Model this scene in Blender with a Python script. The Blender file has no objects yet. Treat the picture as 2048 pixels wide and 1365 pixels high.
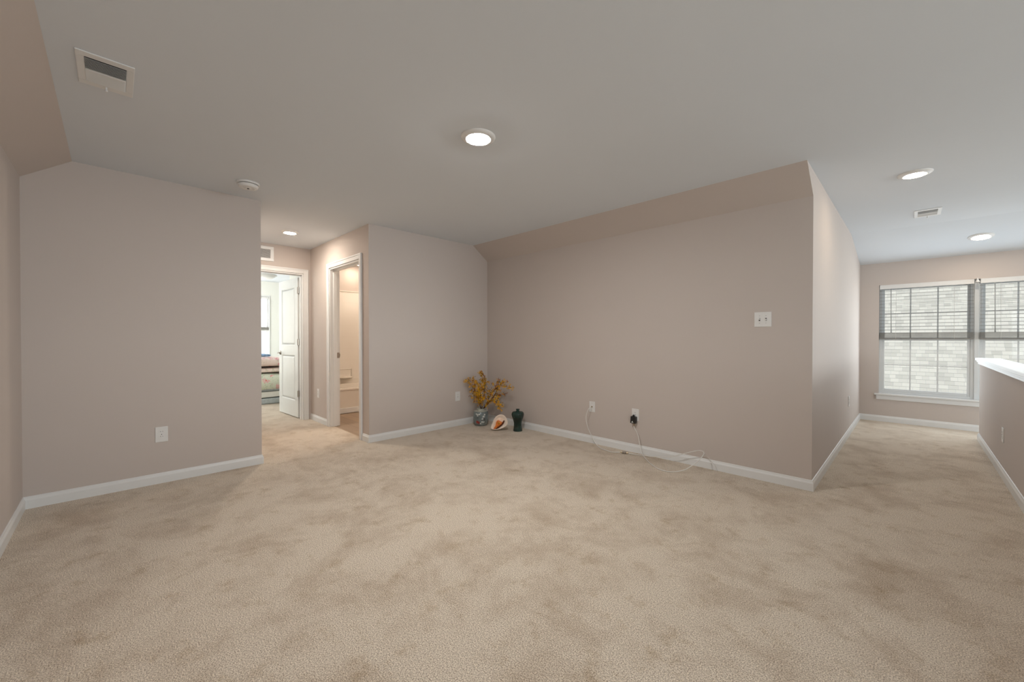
import bpy, bmesh, math, random
from mathutils import Vector, Matrix
random.seed(7)
PI = math.pi
scn = bpy.context.scene
COL = scn.collection

# ------------------------------------------------------------------ camera
YAW, PITCH, CAMH, FPX = 0.7865, -0.008, 1.1705, 799.38
cam_d = bpy.data.cameras.new('camera')
cam_d.sensor_width = 36.0
cam_d.lens = FPX * 36.0 / 2048.0
cam_d.clip_start = 0.02
cam_d.clip_end = 200
cam = bpy.data.objects.new('camera', cam_d)
COL.objects.link(cam)
cam.location = (0, 0, CAMH)
cam.rotation_euler = (PI / 2 + PITCH, 0, YAW)
scn.camera = cam

# ------------------------------------------------------------------ exposure, sky, sun, daylight
scn.view_settings.view_transform = 'Standard'
scn.view_settings.look = 'None'
scn.view_settings.gamma = 1.0
scn.view_settings.exposure = 0.13
scn.view_settings.use_curve_mapping = False

world = bpy.data.worlds.new('world')
scn.world = world
world.use_nodes = True
wn = world.node_tree
wn.nodes.clear()
wo = wn.nodes.new('ShaderNodeOutputWorld')
wb = wn.nodes.new('ShaderNodeBackground')
wg = wn.nodes.new('ShaderNodeTexGradient')
wm = wn.nodes.new('ShaderNodeMapping')
wt = wn.nodes.new('ShaderNodeTexCoord')
wr = wn.nodes.new('ShaderNodeValToRGB')
wm.inputs['Rotation'].default_value = (0, PI / 2, 0)
wn.links.new(wt.outputs['Generated'], wm.inputs['Vector'])
wn.links.new(wm.outputs['Vector'], wg.inputs['Vector'])
wn.links.new(wg.outputs['Fac'], wr.inputs['Fac'])
wr.color_ramp.elements[0].position = 0.0
wr.color_ramp.elements[0].color = (0.90, 0.94, 1.0, 1)
wr.color_ramp.elements[1].position = 0.9
wr.color_ramp.elements[1].color = (0.72, 0.84, 1.0, 1)
wn.links.new(wr.outputs['Color'], wb.inputs['Color'])
wb.inputs['Strength'].default_value = 1.2
wn.links.new(wb.outputs['Background'], wo.inputs['Surface'])


def light(name, kind, loc, energy, color, direction=None, size=None, size_y=None):
    d = bpy.data.lights.new(name, kind)
    d.energy = energy
    d.color = color
    o = bpy.data.objects.new(name, d)
    COL.objects.link(o)
    o.location = loc
    if direction:
        o.rotation_euler = Vector(direction).to_track_quat('-Z', 'Y').to_euler()
    if kind == 'AREA':
        d.shape = 'RECTANGLE'
        d.size = size
        d.size_y = size_y
    if kind == 'SUN':
        d.angle = size
    return o


light('sun', 'SUN', (8, -4, 20), 1.45, (1.0, 0.96, 0.88), (-0.62, 0.50, -0.95), 0.02)
# daylight at the seen windows, plus added lamps at unseen loft, side and bedroom openings
light('added_loft_daylight', 'AREA', (6.93, 4.0, 1.40), 176, (0.84, 0.94, 1.0), (-1, -0.05, -0.04), 4.4, 1.4)  # added lamp for the daylight from the right, its windows unseen
light('added_side_daylight', 'AREA', (2.6, -0.46, 1.25), 22, (0.85, 0.95, 1.0), (-0.25, 1, -0.05), 1.7, 1.2)  # added fill from behind the camera, its window unseen
light('daylight_far_window', 'AREA', (0.56, 7.56, 1.15), 17, (0.80, 0.92, 1.0), (0, -1, 0.0), 1.8, 1.45)
light('added_bedroom_fill', 'AREA', (-8.7, -0.36, 1.5), 78, (0.99, 1.0, 0.97), (-0.55, 1, 0.18), 1.9, 1.4)  # added at an unseen opening to brighten the bedroom and door
light('daylight_bedroom_far_window', 'AREA', (-10.52, 1.95, 1.35), 34, (0.97, 0.99, 1.0), (1, 0, -0.05), 1.0, 1.4)
# unseen warm fill lamp, added to brighten the lower bathroom
bath_fill = light('added_bathroom_fill', 'POINT', (-5.15, 3.75, 1.95), 34, (1.0, 0.84, 0.66))
bath_fill.data.shadow_soft_size = 0.08

# ------------------------------------------------------------------ materials


def principled(name, color, rough=0.6, spec=0.3, metal=0.0):
    m = bpy.data.materials.new(name)
    m.use_nodes = True
    b = m.node_tree.nodes['Principled BSDF']
    b.inputs['Base Color'].default_value = (*color, 1)
    b.inputs['Roughness'].default_value = rough
    b.inputs['Specular IOR Level'].default_value = spec
    b.inputs['Metallic'].default_value = metal
    return m, m.node_tree, b


def noisy(name, color, rough=0.6, spec=0.3, metal=0.0, scale=40, var=0.04, bump=0.0, bscale=None):
    m, t, b = principled(name, color, rough, spec, metal)
    tc = t.nodes.new('ShaderNodeTexCoord')
    n = t.nodes.new('ShaderNodeTexNoise')
    n.inputs['Scale'].default_value = scale
    n.inputs['Detail'].default_value = 4
    t.links.new(tc.outputs['Object'], n.inputs['Vector'])
    r = t.nodes.new('ShaderNodeValToRGB')
    r.color_ramp.elements[0].position = 0.3
    r.color_ramp.elements[1].position = 0.7
    r.color_ramp.elements[0].color = (*[max(0, c * (1 - var)) for c in color], 1)
    r.color_ramp.elements[1].color = (*[min(1, c * (1 + var)) for c in color], 1)
    t.links.new(n.outputs['Fac'], r.inputs['Fac'])
    t.links.new(r.outputs['Color'], b.inputs['Base Color'])
    if bump:
        n2 = t.nodes.new('ShaderNodeTexNoise')
        n2.inputs['Scale'].default_value = bscale or scale
        n2.inputs['Detail'].default_value = 3
        t.links.new(tc.outputs['Object'], n2.inputs['Vector'])
        bp = t.nodes.new('ShaderNodeBump')
        bp.inputs['Strength'].default_value = bump
        bp.inputs['Distance'].default_value = 0.002
        t.links.new(n2.outputs['Fac'], bp.inputs['Height'])
        t.links.new(bp.outputs['Normal'], b.inputs['Normal'])
    return m


M = {}
M['wall'] = noisy('wall_paint', (0.602, 0.534, 0.490), 0.75, 0.2, scale=1.2, var=0.012, bump=0.12, bscale=260)
M['ceiling'] = noisy('ceiling_paint', (0.735, 0.770, 0.810), 0.9, 0.1, scale=1.0, var=0.010, bump=0.1, bscale=220)
M['cream'] = noisy('bedroom_paint', (0.86, 0.86, 0.80), 0.8, 0.2, scale=2, var=0.01)
M['trim'] = noisy('trim_paint', (0.80, 0.80, 0.79), 0.35, 0.4, scale=6, var=0.015)
M['door'] = noisy('door_paint', (0.80, 0.81, 0.79), 0.33, 0.45, scale=8, var=0.012)
M['plastic'] = noisy('white_plastic', (0.80, 0.79, 0.77), 0.4, 0.4, scale=30, var=0.01)
M['vinyl'] = noisy('window_vinyl', (0.72, 0.74, 0.74), 0.4, 0.4, scale=10, var=0.015)
M['slat'] = noisy('blind_slat', (0.25, 0.24, 0.22), 0.5, 0.3, scale=20, var=0.02)
M['wand'] = noisy('blind_wand', (0.33, 0.34, 0.34), 0.3, 0.5, scale=20, var=0.02)
M['nickel'] = noisy('brushed_nickel', (0.42, 0.38, 0.34), 0.38, 0.5, 1.0, scale=60, var=0.08)
M['brass'] = noisy('brass_connector', (0.40, 0.32, 0.20), 0.35, 0.5, 1.0, scale=60, var=0.08)
M['black'] = noisy('black_plastic', (0.012, 0.013, 0.013), 0.35, 0.5, scale=40, var=0.2)
M['darkslot'] = noisy('dark_slot', (0.06, 0.055, 0.05), 0.7, 0.2, scale=40, var=0.1)
M['duct'] = noisy('vent_duct', (0.07, 0.07, 0.075), 0.8, 0.2, scale=20, var=0.1)
M['cable'] = noisy('white_cable', (0.78, 0.76, 0.72), 0.4, 0.4, scale=40, var=0.02)
M['leaf_white'] = noisy('printed_mark', (0.85, 0.87, 0.83), 0.5, 0.3, scale=40, var=0.02)
M['tub'] = noisy('tub_acrylic', (0.80, 0.74, 0.66), 0.25, 0.5, scale=5, var=0.01)
M['box_grey'] = noisy('grey_bed_fabric', (0.50, 0.55, 0.57), 0.85, 0.1, scale=30, var=0.10, bump=0.3, bscale=200)
M['box_white'] = noisy('white_bed_fabric', (0.84, 0.84, 0.80), 0.85, 0.1, scale=12, var=0.03)
M['blue_cloth'] = noisy('blue_cloth', (0.22, 0.33, 0.50), 0.9, 0.1, scale=25, var=0.45)
M['bark'] = noisy('dark_bark', (0.055, 0.020, 0.010), 0.8, 0.2, scale=90, var=0.4)
M['green_leaf'] = noisy('leaf_green', (0.10, 0.13, 0.03), 0.7, 0.2, scale=60, var=0.3)


def emission(name, color, strength):
    m = bpy.data.materials.new(name)
    m.use_nodes = True
    t = m.node_tree
    t.nodes.clear()
    o = t.nodes.new('ShaderNodeOutputMaterial')
    e = t.nodes.new('ShaderNodeEmission')
    e.inputs['Color'].default_value = (*color, 1)
    e.inputs['Strength'].default_value = strength
    t.links.new(e.outputs[0], o.inputs['Surface'])
    return m


M['led'] = emission('led_lens', (1.0, 0.985, 0.96), 560)
M['led_hall'] = emission('led_lens_hall', (1.0, 0.88, 0.75), 360)
M['led_hallway2'] = emission('led_lens_loft', (1.0, 0.80, 0.58), 82)
M['led_window'] = emission('led_lens_window', (1.0, 0.84, 0.66), 115)
M['led_bath'] = emission('led_lens_bath', (1.0, 0.82, 0.64), 95)

# glass
m = bpy.data.materials.new('window_glass')
m.use_nodes = True
t = m.node_tree
t.nodes.clear()
o_ = t.nodes.new('ShaderNodeOutputMaterial')
tr = t.nodes.new('ShaderNodeBsdfTransparent')
gl = t.nodes.new('ShaderNodeBsdfGlossy')
gl.inputs['Roughness'].default_value = 0.02
mx = t.nodes.new('ShaderNodeMixShader')
mx.inputs['Fac'].default_value = 0.015
tr.inputs['Color'].default_value = (0.97, 0.97, 0.96, 1)
t.links.new(tr.outputs[0], mx.inputs[1])
t.links.new(gl.outputs[0], mx.inputs[2])
t.links.new(mx.outputs[0], o_.inputs['Surface'])
M['glass'] = m

# translucent closed blind (bedroom)
m, t, b = principled('bright_blind', (0.88, 0.88, 0.88), 0.6, 0.2)
b.inputs['Transmission Weight'].default_value = 0.0
tl = t.nodes.new('ShaderNodeBsdfTranslucent')
tl.inputs['Color'].default_value = (0.95, 0.95, 0.96, 1)
mx = t.nodes.new('ShaderNodeMixShader')
mx.inputs['Fac'].default_value = 0.85
wv = t.nodes.new('ShaderNodeTexWave')
wv.bands_direction = 'Z'
wv.inputs['Scale'].default_value = 7
tcn = t.nodes.new('ShaderNodeTexCoord')
t.links.new(tcn.outputs['Object'], wv.inputs['Vector'])
bpn = t.nodes.new('ShaderNodeBump')
bpn.inputs['Strength'].default_value = 0.3
t.links.new(wv.outputs['Fac'], bpn.inputs['Height'])
t.links.new(bpn.outputs['Normal'], b.inputs['Normal'])
out = t.nodes['Material Output']
t.links.new(b.outputs[0], mx.inputs[1])
t.links.new(tl.outputs[0], mx.inputs[2])
t.links.new(mx.outputs[0], out.inputs['Surface'])
M['bright_blind'] = m

# carpet
m, t, b = principled('carpet', (0.5, 0.4, 0.3), 0.95, 0.05)
b.inputs['Sheen Weight'].default_value = 0.25
b.inputs['Sheen Roughness'].default_value = 0.6
tc = t.nodes.new('ShaderNodeTexCoord')


def tnoise(scale, detail, rough=0.5, dist=0.0):
    n = t.nodes.new('ShaderNodeTexNoise')
    n.inputs['Scale'].default_value = scale
    n.inputs['Detail'].default_value = detail
    n.inputs['Roughness'].default_value = rough
    n.inputs['Distortion'].default_value = dist
    t.links.new(tc.outputs['Object'], n.inputs['Vector'])
    return n


def ramp(src, p0, c0, p1, c1):
    r = t.nodes.new('ShaderNodeValToRGB')
    r.color_ramp.elements[0].position = p0
    r.color_ramp.elements[0].color = (*c0, 1)
    r.color_ramp.elements[1].position = p1
    r.color_ramp.elements[1].color = (*c1, 1)
    t.links.new(src, r.inputs['Fac'])
    return r


fine = tnoise(215, 3, 0.7)
pile = ramp(fine.outputs['Fac'], 0.36, (0.280, 0.200, 0.134), 0.61, (0.930, 0.815, 0.675))
patch = tnoise(2.1, 8, 0.72, 0.25)
pr = ramp(patch.outputs['Fac'], 0.36, (0.79, 0.74, 0.68), 0.54, (1.03, 1.03, 1.02))
mid = tnoise(7, 8, 0.74, 0.1)
mr = ramp(mid.outputs['Fac'], 0.30, (0.76, 0.69, 0.58), 0.46, (1.02, 1.02, 1.02))
mu = t.nodes.new('ShaderNodeMix')
mu.data_type = 'RGBA'
mu.blend_type = 'MULTIPLY'
mu.inputs['Factor'].default_value = 1.0
t.links.new(pile.outputs['Color'], mu.inputs['A'])
t.links.new(pr.outputs['Color'], mu.inputs['B'])
mu2 = t.nodes.new('ShaderNodeMix')
mu2.data_type = 'RGBA'
mu2.blend_type = 'MULTIPLY'
mu2.inputs['Factor'].default_value = 1.0
t.links.new(mu.outputs['Result'], mu2.inputs['A'])
t.links.new(mr.outputs['Color'], mu2.inputs['B'])
t.links.new(mu2.outputs['Result'], b.inputs['Base Color'])
bn = t.nodes.new('ShaderNodeBump')
bn.inputs['Strength'].default_value = 0.55
bn.inputs['Distance'].default_value = 0.010
t.links.new(fine.outputs['Fac'], bn.inputs['Height'])
t.links.new(bn.outputs['Normal'], b.inputs['Normal'])
M['carpet'] = m

# vinyl plank (bathroom)
m, t, b = principled('bath_floor', (0.36, 0.27, 0.20), 0.45, 0.3)
tc = t.nodes.new('ShaderNodeTexCoord')
bk = t.nodes.new('ShaderNodeTexBrick')
bk.inputs['Color1'].default_value = (0.40, 0.29, 0.20, 1)
bk.inputs['Color2'].default_value = (0.33, 0.245, 0.18, 1)
bk.inputs['Mortar'].default_value = (0.22, 0.17, 0.13, 1)
bk.inputs['Scale'].default_value = 1
bk.inputs['Brick Width'].default_value = 0.9
bk.inputs['Row Height'].default_value = 0.15
bk.inputs['Mortar Size'].default_value = 0.003
t.links.new(tc.outputs['Object'], bk.inputs['Vector'])
t.links.new(bk.outputs['Color'], b.inputs['Base Color'])
M['bath_floor'] = m

# shingles of the neighbour's roof: tone per tab comes from a brick texture laid along the slope
m, t, b = principled('roof_shingles', (0.6, 0.58, 0.52), 0.95, 0.05)
uv = t.nodes.new('ShaderNodeUVMap')
bk = t.nodes.new('ShaderNodeTexBrick')
bk.offset = 0.37
bk.offset_frequency = 2
bk.squash = 0.75
bk.squash_frequency = 3
bk.inputs['Color1'].default_value = (0.69, 0.655, 0.57, 1)
bk.inputs['Color2'].default_value = (0.50, 0.475, 0.415, 1)
bk.inputs['Mortar'].default_value = (0.44, 0.44, 0.42, 1)
bk.inputs['Scale'].default_value = 1
bk.inputs['Brick Width'].default_value = 0.165
bk.inputs['Row Height'].default_value = 0.136
bk.inputs['Mortar Size'].default_value = 0.002
bk.inputs['Bias'].default_value = -0.25
t.links.new(uv.outputs['UV'], bk.inputs['Vector'])
ns = t.nodes.new('ShaderNodeTexNoise')
ns.inputs['Scale'].default_value = 60
t.links.new(uv.outputs['UV'], ns.inputs['Vector'])
mxn = t.nodes.new('ShaderNodeMix')
mxn.data_type = 'RGBA'
mxn.blend_type = 'MULTIPLY'
mxn.inputs['Factor'].default_value = 0.15
t.links.new(bk.outputs['Color'], mxn.inputs['A'])
t.links.new(ns.outputs['Color'], mxn.inputs['B'])
t.links.new(mxn.outputs['Result'], b.inputs['Base Color'])
M['shingle'] = m

# bath wall tile-look surround (moulded panel with faint joints)
m, t, b = principled('surround', (0.80, 0.74, 0.66), 0.3, 0.4)
tc = t.nodes.new('ShaderNodeTexCoord')
mp = t.nodes.new('ShaderNodeMapping')
mp.inputs['Rotation'].default_value = (PI / 2, 0, PI / 2)
bk = t.nodes.new('ShaderNodeTexBrick')
bk.offset = 0.0
bk.inputs['Color1'].default_value = (0.82, 0.765, 0.69, 1)
bk.inputs['Color2'].default_value = (0.82, 0.765, 0.69, 1)
bk.inputs['Mortar'].default_value = (0.795, 0.735, 0.655, 1)
bk.inputs['Scale'].default_value = 1
bk.inputs['Brick Width'].default_value = 3.0
bk.inputs['Row Height'].default_value = 0.2
bk.inputs['Mortar Size'].default_value = 0.003
sx = t.nodes.new('ShaderNodeSeparateXYZ')
cx = t.nodes.new('ShaderNodeCombineXYZ')
t.links.new(tc.outputs['Object'], sx.inputs[0])
t.links.new(sx.outputs['Y'], cx.inputs['X'])
t.links.new(sx.outputs['Z'], cx.inputs['Y'])
t.links.new(cx.outputs[0], bk.inputs['Vector'])
t.links.new(bk.outputs['Color'], b.inputs['Base Color'])
M['surround'] = m


def floral(name, base, c_flower, c_leaf, scale):
    """printed cloth: round blooms with a deep centre, and a scatter of small leaves"""
    m, t, b = principled(name, base, 0.9, 0.1)
    tc = t.nodes.new('ShaderNodeTexCoord')

    def spots(sc, stops):
        v = t.nodes.new('ShaderNodeTexVoronoi')
        v.inputs['Scale'].default_value = sc
        v.inputs['Randomness'].default_value = 0.75
        wob = t.nodes.new('ShaderNodeTexNoise')
        wob.inputs['Scale'].default_value = sc * 3
        t.links.new(tc.outputs['Object'], wob.inputs['Vector'])
        mxv = t.nodes.new('ShaderNodeMix')
        mxv.data_type = 'VECTOR'
        mxv.inputs['Factor'].default_value = 0.12
        t.links.new(tc.outputs['Object'], mxv.inputs[4])
        t.links.new(wob.outputs['Color'], mxv.inputs[5])
        t.links.new(mxv.outputs[1], v.inputs['Vector'])
        r = t.nodes.new('ShaderNodeValToRGB')
        r.color_ramp.elements[0].position = stops[0][0]
        r.color_ramp.elements[0].color = stops[0][1]
        r.color_ramp.elements[1].position = stops[-1][0]
        r.color_ramp.elements[1].color = stops[-1][1]
        for p_, c in stops[1:-1]:
            r.color_ramp.elements.new(p_).color = c
        t.links.new(v.outputs['Distance'], r.inputs['Fac'])
        return r
    leaf = spots(scale * 2.6, [(0.0, (*c_leaf, 1)), (0.24, (*c_leaf, 1)), (0.32, (*base, 1)), (1.0, (*base, 1))])
    deep = tuple(c * 0.7 for c in c_flower)
    pale = tuple(0.5 * c + 0.42 for c in c_flower)
    col = spots(scale, [(0.0, (*deep, 1)), (0.10, (*c_flower, 1)), (0.20, (*pale, 1)), (0.30, (*pale, 1)), (1.0, (*pale, 1))])
    msk = spots(scale, [(0.0, (1, 1, 1, 1)), (0.30, (1, 1, 1, 1)), (0.36, (0, 0, 0, 1)), (1.0, (0, 0, 0, 1))])
    mm = t.nodes.new('ShaderNodeMix')
    mm.data_type = 'RGBA'
    t.links.new(msk.outputs['Color'], mm.inputs['Factor'])
    t.links.new(leaf.outputs['Color'], mm.inputs['A'])
    t.links.new(col.outputs['Color'], mm.inputs['B'])
    t.links.new(mm.outputs['Result'], b.inputs['Base Color'])
    return m


M['floral_green'] = floral('floral_comforter', (0.74, 0.77, 0.64), (0.78, 0.16, 0.14), (0.36, 0.48, 0.32), 8.5)
M['floral_pink'] = floral('floral_pink', (0.88, 0.72, 0.66), (0.70, 0.10, 0.12), (0.62, 0.55, 0.42), 8.0)
M['floral_cream'] = floral('floral_cream', (0.88, 0.74, 0.68), (0.80, 0.30, 0.32), (0.50, 0.48, 0.32), 6.0)

# glazed vases
m, t, b = principled('celadon_glaze', (0.2, 0.24, 0.24), 0.25, 0.5)
tc = t.nodes.new('ShaderNodeTexCoord')
n1 = t.nodes.new('ShaderNodeTexNoise')
n1.inputs['Scale'].default_value = 9
n1.inputs['Detail'].default_value = 3
t.links.new(tc.outputs['Object'], n1.inputs['Vector'])
r = t.nodes.new('ShaderNodeValToRGB')
e = r.color_ramp.elements
e[0].position = 0.30
e[0].color = (0.10, 0.085, 0.07, 1)
e[1].position = 0.72
e[1].color = (0.46, 0.48, 0.44, 1)
for p_, c in ((0.36, (0.15, 0.18, 0.18)), (0.56, (0.22, 0.26, 0.26)), (0.62, (0.25, 0.29, 0.28))):
    k = e.new(p_)
    k.color = (*c, 1)
t.links.new(n1.outputs['Fac'], r.inputs['Fac'])
t.links.new(r.outputs['Color'], b.inputs['Base Color'])
M['celadon'] = m
M['celadon_rim'] = noisy('celadon_rim', (0.42, 0.43, 0.37), 0.3, 0.5, scale=30, var=0.06)
M['paint_white'] = noisy('vase_white_blossom', (0.66, 0.68, 0.64), 0.3, 0.5, scale=60, var=0.1)
M['paint_red'] = noisy('vase_red_bloom', (0.36, 0.045, 0.035), 0.3, 0.5, scale=80, var=0.4)
M['paint_brown'] = noisy('vase_brown_branch', (0.06, 0.035, 0.022), 0.3, 0.5, scale=80, var=0.4)
M['green_glaze'] = noisy('dark_green_glaze', (0.008, 0.032, 0.025), 0.10, 0.6, scale=9, var=0.6)
M['shell'] = noisy('shell_white', (0.93, 0.78, 0.66), 0.35, 0.4, scale=18, var=0.08)
M['shell_lip'] = noisy('shell_lip', (0.92, 0.66, 0.50), 0.3, 0.45, scale=22, var=0.12)
M['shell_orange'] = noisy('shell_orange', (0.74, 0.20, 0.035), 0.3, 0.45, scale=26, var=0.30)
M['shell_dark'] = noisy('shell_slit', (0.12, 0.03, 0.01), 0.5, 0.3, scale=26, var=0.3)
M['petal'] = noisy('yellow_petal', (0.78, 0.38, 0.022), 0.7, 0.15, scale=16, var=0.45)
M['petal_dark'] = noisy('rust_petal', (0.30, 0.09, 0.02), 0.7, 0.15, scale=30, var=0.45)

# ------------------------------------------------------------------ builders


def prop(o, label=None, cat=None, group=None, kind=None):
    if label:
        o['label'] = label
    if cat:
        o['category'] = cat
    if group:
        o['group'] = group
    if kind:
        o['kind'] = kind
    return o


def empty(name, loc=(0, 0, 0), rz=0.0, **kw):
    o = bpy.data.objects.new(name, None)
    o.empty_display_size = 0.1
    COL.objects.link(o)
    o.location = loc
    o.rotation_euler = (0, 0, rz)
    prop(o, **kw)
    return o


class MB:
    def __init__(self):
        self.bm = bmesh.new()

    def box(self, a, b, rot=None, origin=None):
        x0, y0, z0 = [min(p, q) for p, q in zip(a, b)]
        x1, y1, z1 = [max(p, q) for p, q in zip(a, b)]
        pts = [(x0, y0, z0), (x1, y0, z0), (x1, y1, z0), (x0, y1, z0), (x0, y0, z1), (x1, y0, z1), (x1, y1, z1), (x0, y1, z1)]
        vs = []
        for p in pts:
            v = Vector(p)
            if rot is not None:
                v = rot @ (v - origin) + origin
            vs.append(self.bm.verts.new(v))
        for f in ((0, 3, 2, 1), (4, 5, 6, 7), (0, 1, 5, 4), (1, 2, 6, 5), (2, 3, 7, 6), (3, 0, 4, 7)):
            self.bm.faces.new([vs[i] for i in f])
        return self

    def prism(self, poly, axis, a, b):
        """poly: 2D outline; axis: 'X','Y','Z' extrusion axis; other two coordinates in order."""
        def P(u, v, w):
            return {'X': (w, u, v), 'Y': (u, w, v), 'Z': (u, v, w)}[axis]
        A = [self.bm.verts.new(P(u, v, a)) for u, v in poly]
        B = [self.bm.verts.new(P(u, v, b)) for u, v in poly]
        n = len(poly)
        self.bm.faces.new(A)
        self.bm.faces.new(list(reversed(B)))
        for i in range(n):
            self.bm.faces.new([A[i], A[(i + 1) % n], B[(i + 1) % n], B[i]])
        return self

    def lathe(self, prof, seg=40, origin=(0, 0, 0), cap=True, mat=None):
        mat = mat or Matrix.Identity(3)
        O = Vector(origin)
        rings = []
        for r, z in prof:
            if r < 1e-6:
                rings.append([self.bm.verts.new(O + mat @ Vector((0, 0, z)))])
            else:
                rings.append([self.bm.verts.new(O + mat @ Vector((r * math.cos(2 * PI * i / seg), r * math.sin(2 * PI * i / seg), z))) for i in range(seg)])
        for A, B in zip(rings, rings[1:]):
            for i in range(seg):
                j = (i + 1) % seg
                if len(A) == 1 and len(B) == 1:
                    break
                if len(A) == 1:
                    self.bm.faces.new([A[0], B[j], B[i]])
                elif len(B) == 1:
                    self.bm.faces.new([A[i], A[j], B[0]])
                else:
                    self.bm.faces.new([A[i], A[j], B[j], B[i]])
        if cap:
            if len(rings[0]) > 1:
                self.bm.faces.new(list(reversed(rings[0])))
            if len(rings[-1]) > 1:
                self.bm.faces.new(rings[-1])
        return self

    def tube(self, pts, r, seg=8, r1=None, smooth=6):
        pts = [Vector(p) for p in pts]
        if smooth and len(pts) > 2:
            q = []
            for i in range(len(pts) - 1):
                p0 = pts[max(0, i - 1)]
                p1, p2 = pts[i], pts[i + 1]
                p3 = pts[min(len(pts) - 1, i + 2)]
                for k in range(smooth):
                    s = k / smooth
                    q.append(0.5 * ((2 * p1) + (p2 - p0) * s + (2 * p0 - 5 * p1 + 4 * p2 - p3) * s * s + (3 * p1 - p0 - 3 * p2 + p3) * s ** 3))
            q.append(pts[-1])
            pts = q
        n = len(pts)
        r1 = r if r1 is None else r1
        up = Vector((0.123, 0.31, 0.94)).normalized()
        prev = None
        first = None
        for i, p in enumerate(pts):
            d = (pts[min(n - 1, i + 1)] - pts[max(0, i - 1)]).normalized()
            a = d.cross(up)
            if a.length < 1e-3:
                a = d.cross(Vector((1, 0, 0)))
            a.normalize()
            b_ = d.cross(a).normalized()
            rr = r + (r1 - r) * i / (n - 1)
            ring = [self.bm.verts.new(p + a * rr * math.cos(2 * PI * k / seg) + b_ * rr * math.sin(2 * PI * k / seg)) for k in range(seg)]
            if prev:
                for k in range(seg):
                    self.bm.faces.new([prev[k], prev[(k + 1) % seg], ring[(k + 1) % seg], ring[k]])
            else:
                first = ring
            prev = ring
        self.bm.faces.new(list(reversed(first)))
        self.bm.faces.new(prev)
        return self

    def build(self, name, mat, parent=None, smooth=False, bevel=0.0, bseg=2, subsurf=0, **kw):
        bmesh.ops.recalc_face_normals(self.bm, faces=self.bm.faces[:])
        me = bpy.data.meshes.new(name)
        self.bm.to_mesh(me)
        self.bm.free()
        me.materials.append(mat)
        if smooth:
            for p in me.polygons:
                p.use_smooth = True
        o = bpy.data.objects.new(name, me)
        COL.objects.link(o)
        if parent:
            o.parent = parent
        if bevel:
            bv = o.modifiers.new('bevel', 'BEVEL')
            bv.width = bevel
            bv.segments = bseg
            bv.limit_method = 'ANGLE'
            bv.angle_limit = math.radians(40)
            if smooth:
                bv.harden_normals = False
        if subsurf:
            ss = o.modifiers.new('sub', 'SUBSURF')
            ss.levels = subsurf
            ss.render_levels = subsurf
        prop(o, **kw)
        return o


def copy_tree(o, parent=None):
    c = o.copy()
    COL.objects.link(c)
    if parent:
        c.parent = parent
    for ch in [x for x in bpy.data.objects if x.parent == o]:
        copy_tree(ch, c)
    return c


S = dict(kind='structure')
# ------------------------------------------------------------------ room dimensions
XC, XH, XR = -4.274, -0.538, 0.542
YW, YWS, YL, YLS = 3.768, 3.510, -0.443, -0.203
YN, YE = 7.613, 6.997
YO1, YO2, XF = 0.974, 2.014, -6.12
H, ZK = 2.44, 2.262
XE = 7.0          # right end of the loft
BX, BY = -10.3, 4.6   # far corner of the bedroom

# ------------------------------------------------------------------ floors, ceiling
f = MB()
f.box((XF - 0.12, YL - 0.12, -0.12), (XE + 0.12, YO2 + 0.045, 0))
f.box((XC - 0.12, YO2 + 0.045, -0.12), (XE + 0.12, YN + 0.15, 0))
f.box((BX - 0.1, YL - 0.12, -0.12), (XF - 0.12, 2.02, 0))
f.box((BX - 0.1, 2.02, -0.12), (-7.10, BY, 0))
f.build('floor', M['carpet'], **S)
f = MB()
f.box((-7.06, YO2 + 0.045, -0.12), (XC - 0.12, 4.1, -0.004))
f.build('floor_bathroom', M['bath_floor'], **S)

c = MB()
c.box((BX - 0.2, YL - 0.2, H), (XE + 0.2, 6.45, H + 0.1))
c.prism([(6.45, H), (YN + 0.15, H - 0.225 * 1.13), (YN + 0.15, H + 0.1), (6.45, H + 0.1)], 'X', XH - 0.2, XE + 0.2)
c.build('ceiling', M['ceiling'], **S)

# ------------------------------------------------------------------ walls
w = MB()
SW0, SW1 = 1.7, 3.5      # unseen side window behind the camera, added to let daylight in
w.prism([(YL, 0), (YL, ZK), (YLS, H), (YL - 0.12, H), (YL - 0.12, 0)], 'X', XC, SW0)
w.prism([(YL, 0), (YL, ZK), (YLS, H), (YL - 0.12, H), (YL - 0.12, 0)], 'X', SW1, XE)
w.prism([(YL, 0), (YL, 0.6), (YL - 0.12, 0.6), (YL - 0.12, 0)], 'X', SW0, SW1)
w.prism([(YL, 1.9), (YL, ZK), (YLS, H), (YL - 0.12, H), (YL - 0.12, 1.9)], 'X', SW0, SW1)
w.build('wall_left', M['wall'], **S)

w = MB()
w.box((XC - 0.12, YL - 0.12, 0), (XC, YO1, H))
w.box((XF, YO1 - 0.12, 0), (XC - 0.12, YO1, H))
w.build('wall_back_left', M['wall'], **S)

BD0, BD1, DH = -5.40, -4.50, 2.075     # bathroom door opening
w = MB()
w.box((XC - 0.12, YO2, 0), (XC, YW + 0.12, H))
w.box((BD1, YO2, 0), (XC - 0.12, YO2 + 0.12, H))
w.box((XF - 0.12, YO2, 0), (BD0, YO2 + 0.12, H))
w.box((BD0, YO2, DH), (BD1, YO2 + 0.12, H))
w.build('wall_back_right', M['wall'], **S)

ED0, ED1 = 1.10, 1.915      # bedroom door opening
w = MB()
w.box((XF - 0.12, YO1 - 0.12, 0), (XF, ED0, H))
w.box((XF - 0.12, ED1, 0), (XF, YO2, H))
w.box((XF - 0.12, ED0, DH), (XF, ED1, H))
w.build('wall_hallway_end', M['wall'], **S)

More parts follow.
